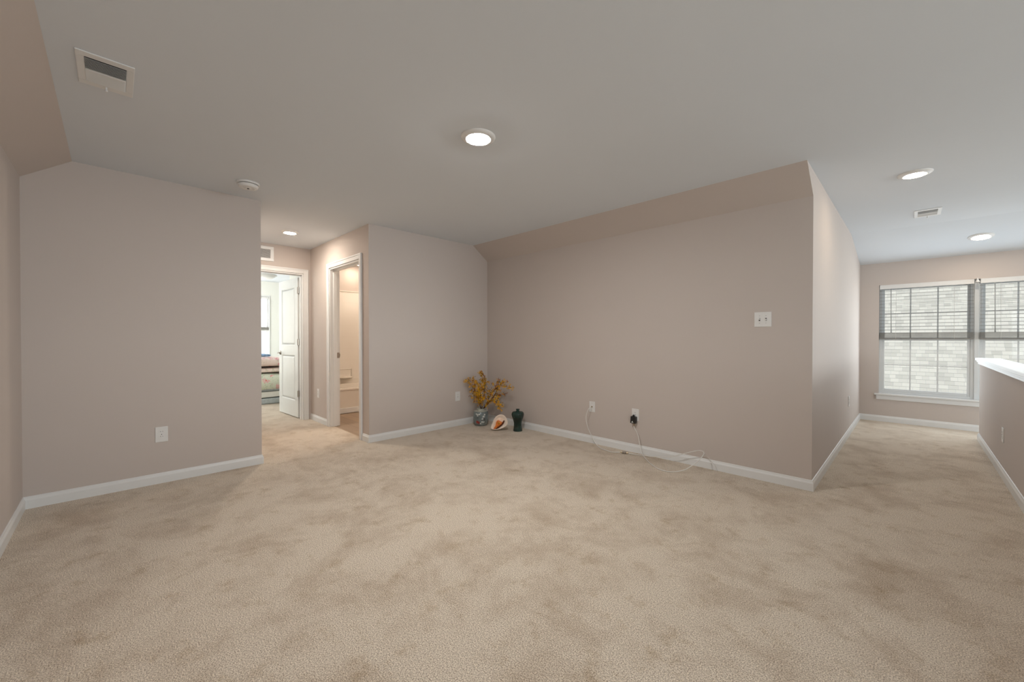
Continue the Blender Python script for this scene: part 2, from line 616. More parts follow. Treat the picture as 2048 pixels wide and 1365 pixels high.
w = MB()
w.prism([(YW, 0), (YW, ZK - 0.012), (YWS, H), (4.0, H), (4.0, 0)], 'X', XC, XH)
w.box((XC - 0.12, 4.0, 0), (XC, 4.1, H))
w.build('wall_right', M['wall'], **S)
w = MB()
w.box((XH - 0.12, 4.0, 0), (XH, YN, H))
w.build('wall_corridor', M['wall'], **S)

WX0, WX1, WX2, WX3, WZ0, WZ1 = -0.335, 0.548, 0.586, 1.47, 0.392, 1.905
w = MB()
w.box((XH - 0.12, YN, 0), (WX0, YN + 0.15, H))
w.box((WX3, YN, 0), (XE + 0.12, YN + 0.15, H))
w.box((WX0, YN, 0), (WX3, YN + 0.15, WZ0 - 0.01))
w.box((WX0, YN, WZ1), (WX3, YN + 0.15, H))
w.build('wall_far', M['wall'], **S)

# loft east wall with two windows added out of frame to light the room
EW = [(1.8, 3.8), (4.2, 6.2)]
w = MB()
w.box((XE, YL - 0.12, 0), (XE + 0.12, YN, 0.70))
w.box((XE, YL - 0.12, 2.20), (XE + 0.12, YN, H))
w.box((XE, YL - 0.12, 0.70), (XE + 0.12, EW[0][0], 2.20))
w.box((XE, EW[0][1], 0.70), (XE + 0.12, EW[1][0], 2.20))
w.box((XE, EW[1][1], 0.70), (XE + 0.12, YN, 2.20))
w.build('wall_east', M['wall'], **S)

def plain_window(name, axis, at, a0, a1, z0, z1):
    """frame, meeting rail and pane filling an opening in a wall that runs along the given axis"""
    o = empty(name, (0, 0, 0), **S)

    def bx(mb, u0, u1, v0, v1, d0, d1):
        if axis == 'Y':
            mb.box((at + d0, u0, v0), (at + d1, u1, v1))
        else:
            mb.box((u0, at - d1, v0), (u1, at - d0, v1))
    mb = MB()
    bx(mb, a0, a0 + 0.05, z0, z1, 0.04, 0.10)
    bx(mb, a1 - 0.05, a1, z0, z1, 0.04, 0.10)
    bx(mb, a0 + 0.05, a1 - 0.05, z0, z0 + 0.05, 0.04, 0.10)
    bx(mb, a0 + 0.05, a1 - 0.05, z1 - 0.05, z1, 0.04, 0.10)
    zm = (z0 + z1) / 2
    bx(mb, a0 + 0.05, a1 - 0.05, zm - 0.02, zm + 0.02, 0.045, 0.095)
    mb.build('window_frame', M['vinyl'], o)
    mb = MB()
    bx(mb, a0 + 0.05, a1 - 0.05, z0 + 0.05, z1 - 0.05, 0.066, 0.070)
    mb.build('pane', M['glass'], o)


plain_window('added_window_4', 'Y', XE, EW[0][0], EW[0][1], 0.70, 2.20)  # this and the next two are unseen, added to carry daylight
plain_window('added_window_5', 'Y', XE, EW[1][0], EW[1][1], 0.70, 2.20)
plain_window('added_window_6', 'X', YL, SW0, SW1, 0.6, 1.9)

# half wall with cap
w = MB()
w.box((XR, 1.7, 0), (XR + 0.125, YE, 0.875))
w.build('wall_half', M['wall'], **S)
w = MB()
w.box((XR - 0.032, 1.67, 0.912), (XR + 0.157, YE + 0.032, 0.940))
w.build('trim_1', M['trim'], bevel=0.005, **S)
w = MB()
for z0, z1, e in ((0.872, 0.895, 0.012), (0.895, 0.912, 0.021)):
    w.box((XR - e, 1.70 - e, z0), (XR + 0.125 + e, YE + e, z1))
w.build('trim_2', M['trim'], bevel=0.003, **S)

# bedroom shell
w = MB()
w.box((BX - 0.12, YL - 0.12, 0), (BX, 1.40, H))
w.box((BX - 0.12, 2.50, 0), (BX, BY, H))
w.box((BX - 0.12, 1.40, 0), (BX, 2.50, 0.62))
w.box((BX - 0.12, 1.40, 2.10), (BX, 2.50, H))
w.build('wall_bedroom_far', M['cream'], **S)
w = MB()
w.box((BX, YL - 0.2, 0), (-9.7, YL, H))
w.box((-7.7, YL - 0.2, 0), (XF - 0.12, YL, H))
w.box((-9.7, YL - 0.2, 0), (-7.7, YL, 0.75))
w.box((-9.7, YL - 0.2, 2.2), (-7.7, YL, H))
w.build('wall_bedroom_left', M['cream'], **S)  # unseen opening here is added for the bedroom fill lamp
w = MB()
w.box((XF - 0.13, YL, 0), (XF - 0.12, YO1 - 0.0, H))
w.box((-7.10, YO2 + 0.006, 0), (XF - 0.12, YO2 + 0.12, H))
w.box((-7.10, YO2 + 0.12, 0), (-7.04, BY, H))
w.box((BX, BY, 0), (-7.04, BY + 0.1, H))
w.build('wall_bedroom_right', M['cream'], **S)

# bathroom shell
w = MB()
w.box((-7.04, YO2 + 0.12, 0), (-6.975, 4.1, H))
w.box((-7.04, 4.1, 0), (XC, 4.2, H))
w.box((-6.975, YO2 + 0.12, 0), (-6.20, YO2 + 0.14, H))
w.build('wall_bathroom', M['wall'], **S)

# ------------------------------------------------------------------ baseboards


def base_profile(t=0.013, h=0.083):
    return [(0, 0), (t, 0), (t, h * 0.70), (t * 0.80, h * 0.78), (t * 0.55, h * 0.86), (t * 0.42, h * 0.97), (t * 0.2, h), (0, h)]


def baseboard(name, p0, p1, n, ext0=0.0, ext1=0.0):
    """run from p0 to p1 (x,y) with outward normal n; profile stands off the wall"""
    p0, p1, n = Vector(p0), Vector(p1), Vector(n)
    d = (p1 - p0).normalized()
    mb = MB()
    prof = base_profile()
    A = []
    B = []
    for o, z in prof:
        a = p0 - d * (ext0 * o / 0.013) + n * o
        b_ = p1 + d * (ext1 * o / 0.013) + n * o
        A.append(mb.bm.verts.new((a.x, a.y, z)))
        B.append(mb.bm.verts.new((b_.x, b_.y, z)))
    k = len(prof)
    mb.bm.faces.new(A)
    mb.bm.faces.new(list(reversed(B)))
    for i in range(k):
        mb.bm.faces.new([A[i], A[(i + 1) % k], B[(i + 1) % k], B[i]])
    return mb.build(name, M['trim'], **S)


T = 0.013
baseboard('baseboard_left', (XC, YL), (XE, YL), (0, 1), ext0=-T)
baseboard('baseboard_back_left', (XC, YL), (XC, YO1), (1, 0), ext0=-T, ext1=T)
baseboard('baseboard_hallway_left', (XC, YO1), (XF, YO1), (0, 1), ext0=T)
baseboard('baseboard_back_right', (XC, YO2), (XC, YW), (1, 0), ext0=T, ext1=-T)
baseboard('baseboard_hallway_corner', (XC, YO2), (BD1 + 0.072, YO2), (0, -1), ext0=T)
baseboard('baseboard_hallway_right', (BD0 - 0.072, YO2), (XF, YO2), (0, -1))
baseboard('baseboard_right', (XC, YW), (XH, YW), (0, -1), ext0=-T, ext1=T)
baseboard('baseboard_corridor', (XH, YW), (XH, YN), (1, 0), ext0=T, ext1=-T)
baseboard('baseboard_far', (XH, YN), (XE, YN), (0, -1), ext0=-T)
baseboard('baseboard_half_wall', (XR, 1.7), (XR, YE), (-1, 0), ext1=T)
baseboard('baseboard_half_wall_end', (XR, YE), (XR + 0.125, YE), (0, 1), ext0=T)
baseboard('baseboard_bedroom', (BX, YL), (BX, BY), (1, 0))

# ------------------------------------------------------------------ door casings
CW, CT = 0.064, 0.016


def casing_member(mb, a, b):
    mb.box(a, b)


# bathroom casing on the plane y = YO2 (facing -y) and jamb
e = empty('trim_3', (BD0, YO2, 0), **S)
inv = Matrix.Translation((-BD0, -YO2, 0))


def local_build(mb, off, name, mat, parent, **kw):
    bmesh.ops.translate(mb.bm, verts=mb.bm.verts[:], vec=Vector(off))
    return mb.build(name, mat, parent, **kw)


OFF = (-BD0, -YO2, 0)
c = MB()
c.box((BD0 - CW, YO2 - CT, 0), (BD0 - 0.004, YO2, DH + CW))
c.box((BD0 - CW - 0.001, YO2 - CT - 0.006, 0), (BD0 - CW + 0.016, YO2, DH + CW + 0.001))
local_build(c, OFF, 'casing_leg', M['trim'], e, bevel=0.003)
c = MB()
c.box((BD1 + 0.004, YO2 - CT, 0), (BD1 + CW, YO2, DH + CW))
c.box((BD1 + CW - 0.016, YO2 - CT - 0.006, 0), (BD1 + CW + 0.001, YO2, DH + CW + 0.001))
local_build(c, OFF, 'casing_leg', M['trim'], e, bevel=0.003)
c = MB()
c.box((BD0 - 0.004, YO2 - CT, DH + 0.004), (BD1 + 0.004, YO2, DH + CW))
c.box((BD0 - CW + 0.016, YO2 - CT - 0.006, DH + CW - 0.016), (BD1 + CW - 0.016, YO2, DH + CW + 0.001))
local_build(c, OFF, 'casing_head', M['trim'], e, bevel=0.003)
c = MB()
c.box((BD0 - 0.004, YO2 - 0.002, 0), (BD0 + 0.014, YO2 + 0.122, DH))
c.box((BD1 - 0.014, YO2 - 0.002, 0), (BD1 + 0.004, YO2 + 0.122, DH))
c.box((BD0 + 0.014, YO2 - 0.002, DH - 0.014), (BD1 - 0.014, YO2 + 0.122, DH + 0.004))
c.box((BD0 + 0.014, YO2 + 0.040, 0), (BD0 + 0.025, YO2 + 0.078, DH - 0.025))
c.box((BD1 - 0.025, YO2 + 0.040, 0), (BD1 - 0.014, YO2 + 0.078, DH - 0.025))
c.box((BD0 + 0.014, YO2 + 0.040, DH - 0.025), (BD1 - 0.014, YO2 + 0.078, DH - 0.014))
jb = local_build(c, OFF, 'jamb', M['trim'], e, bevel=0.002)
c = MB()
c.box((BD0 + 0.0135, YO2 + 0.084, 0.905), (BD0 + 0.0165, YO2 + 0.118, 0.975))
c.box((BD0 + 0.0135, YO2 + 0.112, 0.922), (BD0 + 0.024, YO2 + 0.122, 0.958))
sp = local_build(c, OFF, 'strike_plate', M['nickel'], e, bevel=0.002, label='bronze strike plate')

# bedroom door casing on plane x = XF (facing +x)
e = empty('trim_4', (XF, ED1, 0), **S)
OFF = (-XF, -ED1, 0)
for y0, y1, o0 in ((ED1 + 0.004, ED1 + CW, 1), (ED0 - CW, ED0 - 0.004, -1)):
    c = MB()
    c.box((XF, y0, 0), (XF + CT, y1, DH + CW))
    yo = y1 if o0 > 0 else y0
    c.box((XF, yo - 0.016 if o0 > 0 else yo, 0), (XF + CT + 0.006, yo if o0 > 0 else yo + 0.016, DH + CW + 0.001))
    local_build(c, OFF, 'casing_leg', M['trim'], e, bevel=0.003)
c = MB()
c.box((XF, ED0 - 0.004, DH + 0.004), (XF + CT, ED1 + 0.004, DH + CW))
c.box((XF, ED0 - CW + 0.016, DH + CW - 0.016), (XF + CT + 0.006, ED1 + CW - 0.016, DH + CW + 0.001))
local_build(c, OFF, 'casing_head', M['trim'], e, bevel=0.003)
c = MB()
c.box((XF - 0.122, ED1 - 0.014, 0), (XF + 0.002, ED1 + 0.004, DH))
c.box((XF - 0.122, ED0 - 0.004, 0), (XF + 0.002, ED0 + 0.014, DH))
c.box((XF - 0.122, ED0 + 0.014, DH - 0.014), (XF + 0.002, ED1 - 0.014, DH + 0.004))
c.box((XF - 0.08, ED1 - 0.025, 0), (XF - 0.04, ED1 - 0.014, DH - 0.025))
c.box((XF - 0.08, ED0 + 0.014, 0), (XF - 0.04, ED0 + 0.025, DH - 0.025))
c.box((XF - 0.08, ED0 + 0.014, DH - 0.025), (XF - 0.04, ED1 - 0.014, DH - 0.014))
local_build(c, OFF, 'jamb', M['trim'], e, bevel=0.002)

# ------------------------------------------------------------------ bedroom door leaf
# local frame: hinge edge at origin, leaf runs along +x, visible face at y = 0 (facing -y), thickness +y
DW, DHT, DT = 0.775, 2.03, 0.035
d = empty('door_1', (-6.288, 1.893, 0.012), PI + 0.050, **S)
# the leaf is built in a frame rotated by 180 degrees: visible face has normal +y locally
mb = MB()
st = 0.118
panels = [(st, DW - st, 0.235, 0.905), (st, DW - st, 1.045, DHT - 0.125)]
mb.box((0, -DT + 0.0065, 0), (DW, -0.0065, DHT))


def slab_frame(mb, y0, y1):
    mb.box((0, y0, 0), (st, y1, DHT))
    mb.box((DW - st, y0, 0), (DW, y1, DHT))
    mb.box((st, y0, 0), (DW - st, y1, panels[0][2]))
    mb.box((st, y0, panels[0][3]), (DW - st, y1, panels[1][2]))
    mb.box((st, y0, panels[1][3]), (DW - st, y1, DHT))


slab_frame(mb, -0.0066, 0)
slab_frame(mb, -DT, -DT + 0.0066)
leaf = mb.build('door_slab', M['door'], d, **{})
for (x0, x1, z0, z1) in panels:
    for side in (0, 1):
        mb = MB()
        yb = -0.0065 if side == 0 else -DT + 0.0065
        s = 1 if side == 0 else -1
        outs = [(0.0, 0.0062), (0.014, 0.0), (0.026, 0.0), (0.045, 0.0052)]
        rings = []
        for ins, hh in outs:
            rings.append([mb.bm.verts.new((x, yb + s * hh, z)) for x, z in ((x0 + ins, z0 + ins), (x1 - ins, z0 + ins), (x1 - ins, z1 - ins), (x0 + ins, z1 - ins))])
        for A, B in zip(rings, rings[1:]):
            for i in range(4):
                mb.bm.faces.new([A[i], A[(i + 1) % 4], B[(i + 1) % 4], B[i]])
        mb.bm.faces.new(rings[-1])
        mb.build('door_panel', M['door'], d)
for z in (0.345, 1.095, 1.845):
    mb = MB()
    mb.box((-0.0025, -0.032, z - 0.045), (0.0005, -0.001, z + 0.045))
    mb.box((-0.046, 0.0, z - 0.045), (-0.002, 0.003, z + 0.045))
    mb.tube([(-0.004, 0.004, z - 0.046), (-0.004, 0.004, z + 0.046)], 0.0065, 10, smooth=0)
    mb.build('hinge', M['nickel'], d, label='bronze hinge')
mb = MB()
mb.lathe([(0.0, 0), (0.030, 0.0), (0.031, 0.006), (0.024, 0.011), (0.011, 0.013), (0.010, 0.045), (0.0, 0.046)], 28, (DW - 0.06, 0, 0.925), mat=Matrix.Rotation(-PI / 2, 3, 'X'))
mb.tube([(DW - 0.06, 0.042, 0.925), (DW - 0.08, 0.048, 0.925), (DW - 0.12, 0.050, 0.923), (DW - 0.165, 0.048, 0.920)], 0.0085, 10, 0.006)
mb.build('door_handle', M['nickel'], d, smooth=True, label='bronze lever handle')

# ------------------------------------------------------------------ return air grille above bedroom door
g = empty('return_air_grille', (XF, 1.33, 2.30), label='white return air grille above the bedroom door at hallway end', cat='air grille')
mb = MB()
mb.box((0, -0.215, -0.098), (0.012, 0.215, -0.058))
mb.box((0, -0.215, 0.058), (0.012, 0.215, 0.098))
mb.box((0, -0.215, -0.058), (0.012, -0.175, 0.058))
mb.box((0, 0.175, -0.058), (0.012, 0.215, 0.058))
mb.build('grille_frame', M['trim'], g, bevel=0.003)
mb = MB()
for i in range(12):
    z = -0.052 + i * 0.0095
    mb.box((0.001, -0.175, z), (0.0085, 0.175, z + 0.0022), Matrix.Rotation(math.radians(35), 3, 'Y'), Vector((0.004, 0, z)))
mb.build('louvers', M['plastic'], g)
mb = MB()
mb.box((0.0002, -0.175, -0.058), (0.0012, 0.175, 0.058))
mb.build('grille_backing', M['duct'], g, label='dark duct behind louvers')

# ------------------------------------------------------------------ windows of the far wall


def build_window(name, x0, x1):
    cx_ = (x0 + x1) / 2
    w = empty(name, (cx_, YN, WZ0), **S)
    hw = (x1 - x0) / 2
    ht = WZ1 - WZ0
    y0, y1 = 0.075, 0.145
    fr = MB()
    fw = 0.030
    fr.box((-hw, y0, 0), (-hw + fw, y1, ht))
    fr.box((hw - fw, y0, 0), (hw, y1, ht))
    fr.box((-hw + fw, y0, 0), (hw - fw, y1, 0.028))
    fr.box((-hw + fw, y0, ht - fw), (hw - fw, y1, ht))
    fr.build('window_frame', M['vinyl'], w, bevel=0.003)
    mid = 0.775    # meeting rail height
    for (nm, za, zb, ya, yb) in (('lower_sash', 0.028, mid, 0.082, 0.110), ('upper_sash', mid - 0.03, ht - fw, 0.112, 0.138)):
        s_ = MB()
        sw = 0.026
        s_.box((-hw + fw, ya, za), (-hw + fw + sw, yb, zb))
        s_.box((hw - fw - sw, ya, za), (hw - fw, yb, zb))
        s_.box((-hw + fw + sw, ya, za), (hw - fw - sw, yb, za + 0.036))
        s_.box((-hw + fw + sw, ya, zb - 0.034), (hw - fw - sw, yb, zb))
        sash = s_.build(nm, M['vinyl'], w, bevel=0.003)
        gx0, gx1, gz0, gz1 = -hw + fw + sw, hw - fw - sw, za + 0.036, zb - 0.034
        ym = (ya + yb) / 2
        mu_ = MB()
        for k in (1, 2):
            x = gx0 + (gx1 - gx0) * k / 3
            mu_.box((x - 0.007, ym - 0.006, gz0), (x + 0.007, ym + 0.006, gz1))
        z = (gz0 + gz1) / 2
        mu_.box((gx0, ym - 0.005, z - 0.006), (gx1, ym + 0.005, z + 0.006))
        mu_.build('muntins', M['vinyl'], sash)
        gg = MB()
        gg.box((gx0 - 0.005, ym - 0.002, gz0 - 0.005), (gx1 + 0.005, ym + 0.002, gz1 + 0.005))
        gg.build('pane', M['glass'], sash)
    return w


build_window('window_1', WX0, WX1)
build_window('window_2', WX2, WX3)
mb = MB()
mb.box((WX1, YN + 0.06, WZ0), (WX2, YN + 0.148, WZ1))
mb.build('trim_5', M['vinyl'], bevel=0.003, **S)
mb = MB()
mb.box((WX0 - 0.045, YN - 0.030, WZ0 - 0.022), (WX3 + 0.045, YN + 0.078, WZ0))
mb.build('trim_6', M['trim'], bevel=0.005, **S)
mb = MB()
mb.box((WX0 - 0.025, YN - 0.014, WZ0 - 0.082), (WX3 + 0.025, YN, WZ0 - 0.022))
mb.build('trim_7', M['trim'], bevel=0.003, **S)


def build_blind(x0, x1, label):
    cx_ = (x0 + x1) / 2
    hw = (x1 - x0) / 2 - 0.006
    b_ = empty('window_blind', (cx_, YN + 0.038, WZ1), label=label, cat='window blind', group='half raised blinds in the far window')
    mb = MB()
    mb.box((-hw, -0.030, -0.048), (hw, 0.028, -0.001))
    mb.box((-hw, -0.037, -0.058), (hw, -0.031, 0.0))
    mb.build('headrail', M['plastic'], b_, bevel=0.003)
    mb = MB()
    n = 13
    z = -0.082
    for i in range(n):
        zz = z - i * 0.0455
        tilt = Matrix.Rotation(math.radians(4), 3, 'X')
        mb.box((-hw, -0.024, zz - 0.0014), (hw, 0.024, zz + 0.0014), tilt, Vector((0, 0, zz)))
    mb.build('open_slats', M['slat'], b_)
    mb = MB()
    zb = -0.752
    for i in range(14):
        off = random.uniform(-0.002, 0.002)
        mb.box((-hw + abs(off), -0.024 + off, zb + 0.018 + i * 0.0052), (hw - abs(off), 0.024 + off, zb + 0.018 + i * 0.0052 + 0.0034))
    mb.build('stacked_slats', M['slat'], b_)
    mb = MB()
    mb.box((-hw, -0.025, zb), (hw, 0.025, zb + 0.014))
    mb.build('bottom_rail', M['slat'], b_, bevel=0.003)
    for fx in (-0.62, 0.62):
        mb = MB()
        mb.tube([(fx * hw, -0.0255, -0.05), (fx * hw, -0.0255, zb + 0.005), (fx * hw, 0.0255, zb + 0.005), (fx * hw, 0.0255, -0.05)], 0.0009, 5, smooth=0)
        mb.build('ladder_cord', M['cable'], b_)
    mb = MB()
    mb.tube([(-hw + 0.115, -0.034, -0.058), (-hw + 0.119, -0.036, -0.64)], 0.0042, 8, smooth=0)
    mb.lathe([(0.0, -0.012), (0.006, -0.012), (0.0065, 0.012), (0.0, 0.014)], 10, (-hw + 0.119, -0.036, -0.65))
    mb.build('tilt_wand', M['wand'], b_, smooth=True, label='dark tilt wand')
    return b_


build_blind(WX0, WX1, 'white slatted blind half raised over the left window of far wall')
build_blind(WX2, WX3, 'white slatted blind half raised over the right window behind half wall')
mb = MB()
mb.lathe([(0.0, 0.0), (0.021, 0.0), (0.020, 0.006), (0.009, 0.024), (0.007, 0.040), (0.004, 0.050), (0.0, 0.052)], 20, (0, 0, 0))
kn = mb.build('cord_bell', M['plastic'], smooth=True, label='tiny white cone-shaped cord bell hanging between the two far window blinds', cat='cord bell')
kn.location = (0.566, YN - 0.022, 1.862)

# neighbouring roof seen through the window
nb = empty('neighbor_house', (0.8, 12.5, 0), label='neighbouring house with cream grey shingle roof outside the far window', cat='house')
mb = MB()
slope = math.radians(44)
ex = 0.136
nrow = 90
L0 = (11.0 - 12.5, -3.6)
uvl = mb.bm.loops.layers.uv.new('UVMap')
x0, x1 = -7.0, 9.0
for i in range(nrow):
    s0, s1 = i * ex, (i + 1) * ex
    th = 0.005
    nrm = Vector((0, -math.sin(slope), math.cos(slope)))
    def P(x, s, up):
        return Vector((x, L0[0] + s * math.cos(slope), L0[1] + s * math.sin(slope))) + nrm * up
    a, b2, c2, d2 = [mb.bm.verts.new(v) for v in (P(x0, s0, th), P(x1, s0, th), P(x1, s1 + 0.002, 0), P(x0, s1 + 0.002, 0))]
    e2, f2 = [mb.bm.verts.new(v) for v in (P(x0, s0, 0), P(x1, s0, 0))]
    fc = mb.bm.faces.new([a, b2, c2, d2])
    for lp, uvv in zip(fc.loops, ((x0, s0), (x1, s0), (x1, s1), (x0, s1))):
        lp[uvl].uv = (uvv[0], uvv[1] + 1e-4)
    fc = mb.bm.faces.new([e2, f2, b2, a])
    for lp in fc.loops:
        lp[uvl].uv = (0.001, s0 + 0.0001)
mb.build('shingle_roof', M['shingle'], nb)
mb = MB()
mb.box((-6.6, -1.1, -5.6), (8.6, 14, -3.45))
mb.build('house_wall', M['cream'], nb)

# ------------------------------------------------------------------ bedroom window
w2 = empty('window_3', (BX, 1.95, 0.62), **S)
mb = MB()
hw, ht = 0.55, 1.48
mb.box((-0.10, -hw, 0), (-0.03, -hw + 0.05, ht))
mb.box((-0.10, hw - 0.05, 0), (-0.03, hw, ht))
mb.box((-0.10, -hw + 0.05, 0), (-0.03, hw - 0.05, 0.05))
mb.box((-0.10, -hw + 0.05, ht - 0.05), (-0.03, hw - 0.05, ht))
mb.box((-0.10, -hw + 0.05, 0.70), (-0.03, hw - 0.05, 0.75))
mb.build('window_frame', M['trim'], w2, bevel=0.004)
mb = MB()
mb.box((-0.07, -hw + 0.05, 0.05), (-0.066, hw - 0.05, ht - 0.05))
mb.build('pane', M['glass'], w2)
mb = MB()
mb.box((0, -hw - 0.05, -0.02), (0.03, hw + 0.05, 0.0))
mb.box((0, hw, 0), (0.014, hw + 0.02, ht))
mb.box((0, -hw - 0.02, 0), (0.014, -hw, ht))
mb.box((0, -hw - 0.02, ht), (0.014, hw + 0.02, ht + 0.02))
mb.build('window_trim', M['trim'], w2)
b_ = empty('window_blind', (BX - 0.012, 1.95, 2.095), label='bright white lowered blind over the bedroom window', cat='window blind')
mb = MB()
mb.box((-0.02, -hw + 0.01, -0.05), (0.02, hw - 0.01, 0))
mb.build('headrail', M['plastic'], b_)
mb = MB()
for i in range(24):
    zz = -0.06 - i * 0.026
    mb.box((-0.012, -hw + 0.01, zz - 0.014), (-0.010, hw - 0.01, zz + 0.014), Matrix.Rotation(math.radians(14), 3, 'Y'), Vector((-0.011, 0, zz)))
mb.build('slats', M['bright_blind'], b_)
mb = MB()
mb.box((-0.022, -hw + 0.01, -0.745), (0.016, hw - 0.01, -0.685))
mb.build('bottom_rail', M['slat'], b_, bevel=0.004)

fl = empty('flush_ceiling_light', (-9.30, 2.02, H), label='round white flush ceiling light in the bedroom', cat='ceiling light')
mb = MB()
mb.lathe([(0.0, -0.085), (0.20, -0.080), (0.30, -0.060), (0.345, -0.03), (0.35, -0.012)], 48, cap=False)
mb.build('light_shade', M['plastic'], fl, smooth=True)
mb = MB()
mb.lathe([(0.0, -0.013), (0.37, -0.013), (0.375, -0.006), (0.37, 0.0), (0, 0)], 48)
mb.build('light_base', M['trim'], fl, smooth=True)

# ------------------------------------------------------------------ bed and bedding


def pillowy(name, x0, x1, y0, y1, z0, z1, mat, parent=None, amp=0.012, seed=1, r=0.05, nx=26, ny=26, **kw):
    """soft box: superellipse cross section with gentle lumps"""
    rnd = random.Random(seed)
    ph = [rnd.uniform(0, 6.28) for _ in range(6)]
    mb = MB()
    bmesh.ops.create_cube(mb.bm, size=1.0)
    bmesh.ops.subdivide_edges(mb.bm, edges=mb.bm.edges[:], cuts=11, use_grid_fill=True)
    sx_, sy_, sz_ = x1 - x0, y1 - y0, z1 - z0
    for v in mb.bm.verts:
        p = v.co.copy()
        q = [2 * c for c in p]
        # round edges
        P_ = Vector((q[0] * (1 - 0.06 * q[1] ** 4 - 0.06 * q[2] ** 4), q[1] * (1 - 0.05 * q[0] ** 4 - 0.07 * q[2] ** 4), q[2] * (1 - 0.22 * max(abs(q[0]) ** 6, abs(q[1]) ** 6))))
        x = x0 + sx_ * (P_.x + 1) / 2
        y = y0 + sy_ * (P_.y + 1) / 2
        z = z0 + sz_ * (P_.z + 1) / 2
        k = 1 if q[2] > -0.9 else 0
        dz = amp * (math.sin(7 * x + ph[0]) * math.cos(6 * y + ph[1]) + 0.6 * math.sin(15 * y + 4 * x + ph[2])) * k * (q[2] + 1) / 2
        dx = amp * (math.sin(9 * y + ph[3]) + 0.7 * math.sin(17 * z * 2 + 5 * y + ph[4]))
        v.co = Vector((x + dx * 0.6 * (abs(q[0]) > 0.9), y, z + dz))
    return mb.build(name, mat, parent, smooth=True, subsurf=1, **kw)


bed = empty('bed', (-8.9, 2.0, 0), label='low bed with grey and white upholstered base in the bedroom', cat='bed')
OFFB = Vector((8.9, -2.0, 0))


def boxed(a, b):
    return tuple(Vector(a) + OFFB), tuple(Vector(b) + OFFB)


mb = MB()
mb.box(*boxed((-9.9, 1.0, 0.0), (-8.02, 3.2, 0.100)))
mb.build('bed_skirt', M['box_grey'], bed, bevel=0.02, label='grey bed skirt')
mb = MB()
mb.prism([(1.0 - 2.0, 0.101), (3.2 - 2.0, 0.135), (3.2 - 2.0, 0.218), (1.0 - 2.0, 0.218)], 'X', -9.9 + 8.9, -8.03 + 8.9)
mb.build('box_spring', M['box_white'], bed, bevel=0.015, label='white box spring')
mb = MB()
mb.box(*boxed((-9.9, 1.0, 0.219), (-8.03, 3.2, 0.48)))
mb.build('mattress', M['box_grey'], bed, bevel=0.04, label='grey mattress')
# comforter draped over the near edge
mb = MB()
ny, prof = 40, []
rows = [(-9.6, 0.50), (-9.2, 0.515), (-8.8, 0.525), (-8.4, 0.53), (-8.2, 0.53), (-8.08, 0.52), (-8.02, 0.50), (-7.995, 0.46), (-7.985, 0.42), (-7.982, 0.38), (-7.98, 0.0)]
grid = []
for j in range(ny + 1):
    y = 1.0 + 2.2 * j / ny
    hem = 0.315 - 0.06 * math.sin((y - 1.05) * 2.2) + 0.01 * math.sin(y * 14)
    row = []
    for x, z in rows:
        zz = hem if z == 0.0 else z
        fold = 0.010 * math.sin(y * 17 + z * 6) if x > -8.1 else 0.0
        row.append(mb.bm.verts.new((x + fold, y, zz + (0.012 * math.sin(y * 9 + x * 5) if z > 0.49 else 0))))
    grid.append(row)
for j in range(ny):
    for i in range(len(rows) - 1):
        mb.bm.faces.new([grid[j][i], grid[j + 1][i], grid[j + 1][i + 1], grid[j][i + 1]])
co = mb.build('comforter', M['floral_green'], smooth=True, label='green floral comforter with red blooms hanging over bed edge', cat='comforter')
sd = co.modifiers.new('thick', 'SOLIDIFY')
sd.thickness = 0.02
sd.offset = -1
pillowy('folded_quilt', -8.75, -8.06, 1.45, 2.33, 0.548, 0.640, M['floral_cream'], amp=0.010, seed=3, label='folded cream and pink quilt lying on the comforter', cat='quilt')
pillowy('folded_quilt', -8.74, -8.04, 1.43, 2.36, 0.657, 0.812, M['floral_pink'], amp=0.012, seed=5, label='folded pink quilt with red roses on top of cream quilt', cat='quilt')
pillowy('folded_garment', -8.50, -8.16, 1.40, 2.02, 0.826, 0.880, M['blue_cloth'], amp=0.006, seed=8, label='crumpled blue garment lying on the folded pink quilt', cat='clothing')

# ------------------------------------------------------------------ bathroom
tb = empty('bathtub', (-6.2, 2.8, 0), label='white bathtub with straight apron seen through the bathroom doorway', cat='bathtub')
mb = MB()
TX0, TX1, TY0, TY1, TZ = -0.77, 0.0, -0.63, 0.95, 0.385
# rim ring + basin
outer = [(TX0, TY0), (TX1, TY0), (TX1, TY1), (TX0, TY1)]


def rring(x0, x1, y0, y1, r, z, n=6):
    pts = []
    for cx_, cy_, a0 in ((x1 - r, y1 - r, 0), (x0 + r, y1 - r, PI / 2), (x0 + r, y0 + r, PI), (x1 - r, y0 + r, 1.5 * PI)):
        for k in range(n + 1):
            a = a0 + PI / 2 * k / n
            pts.append((cx_ + r * math.cos(a), cy_ + r * math.sin(a), z))
    return pts


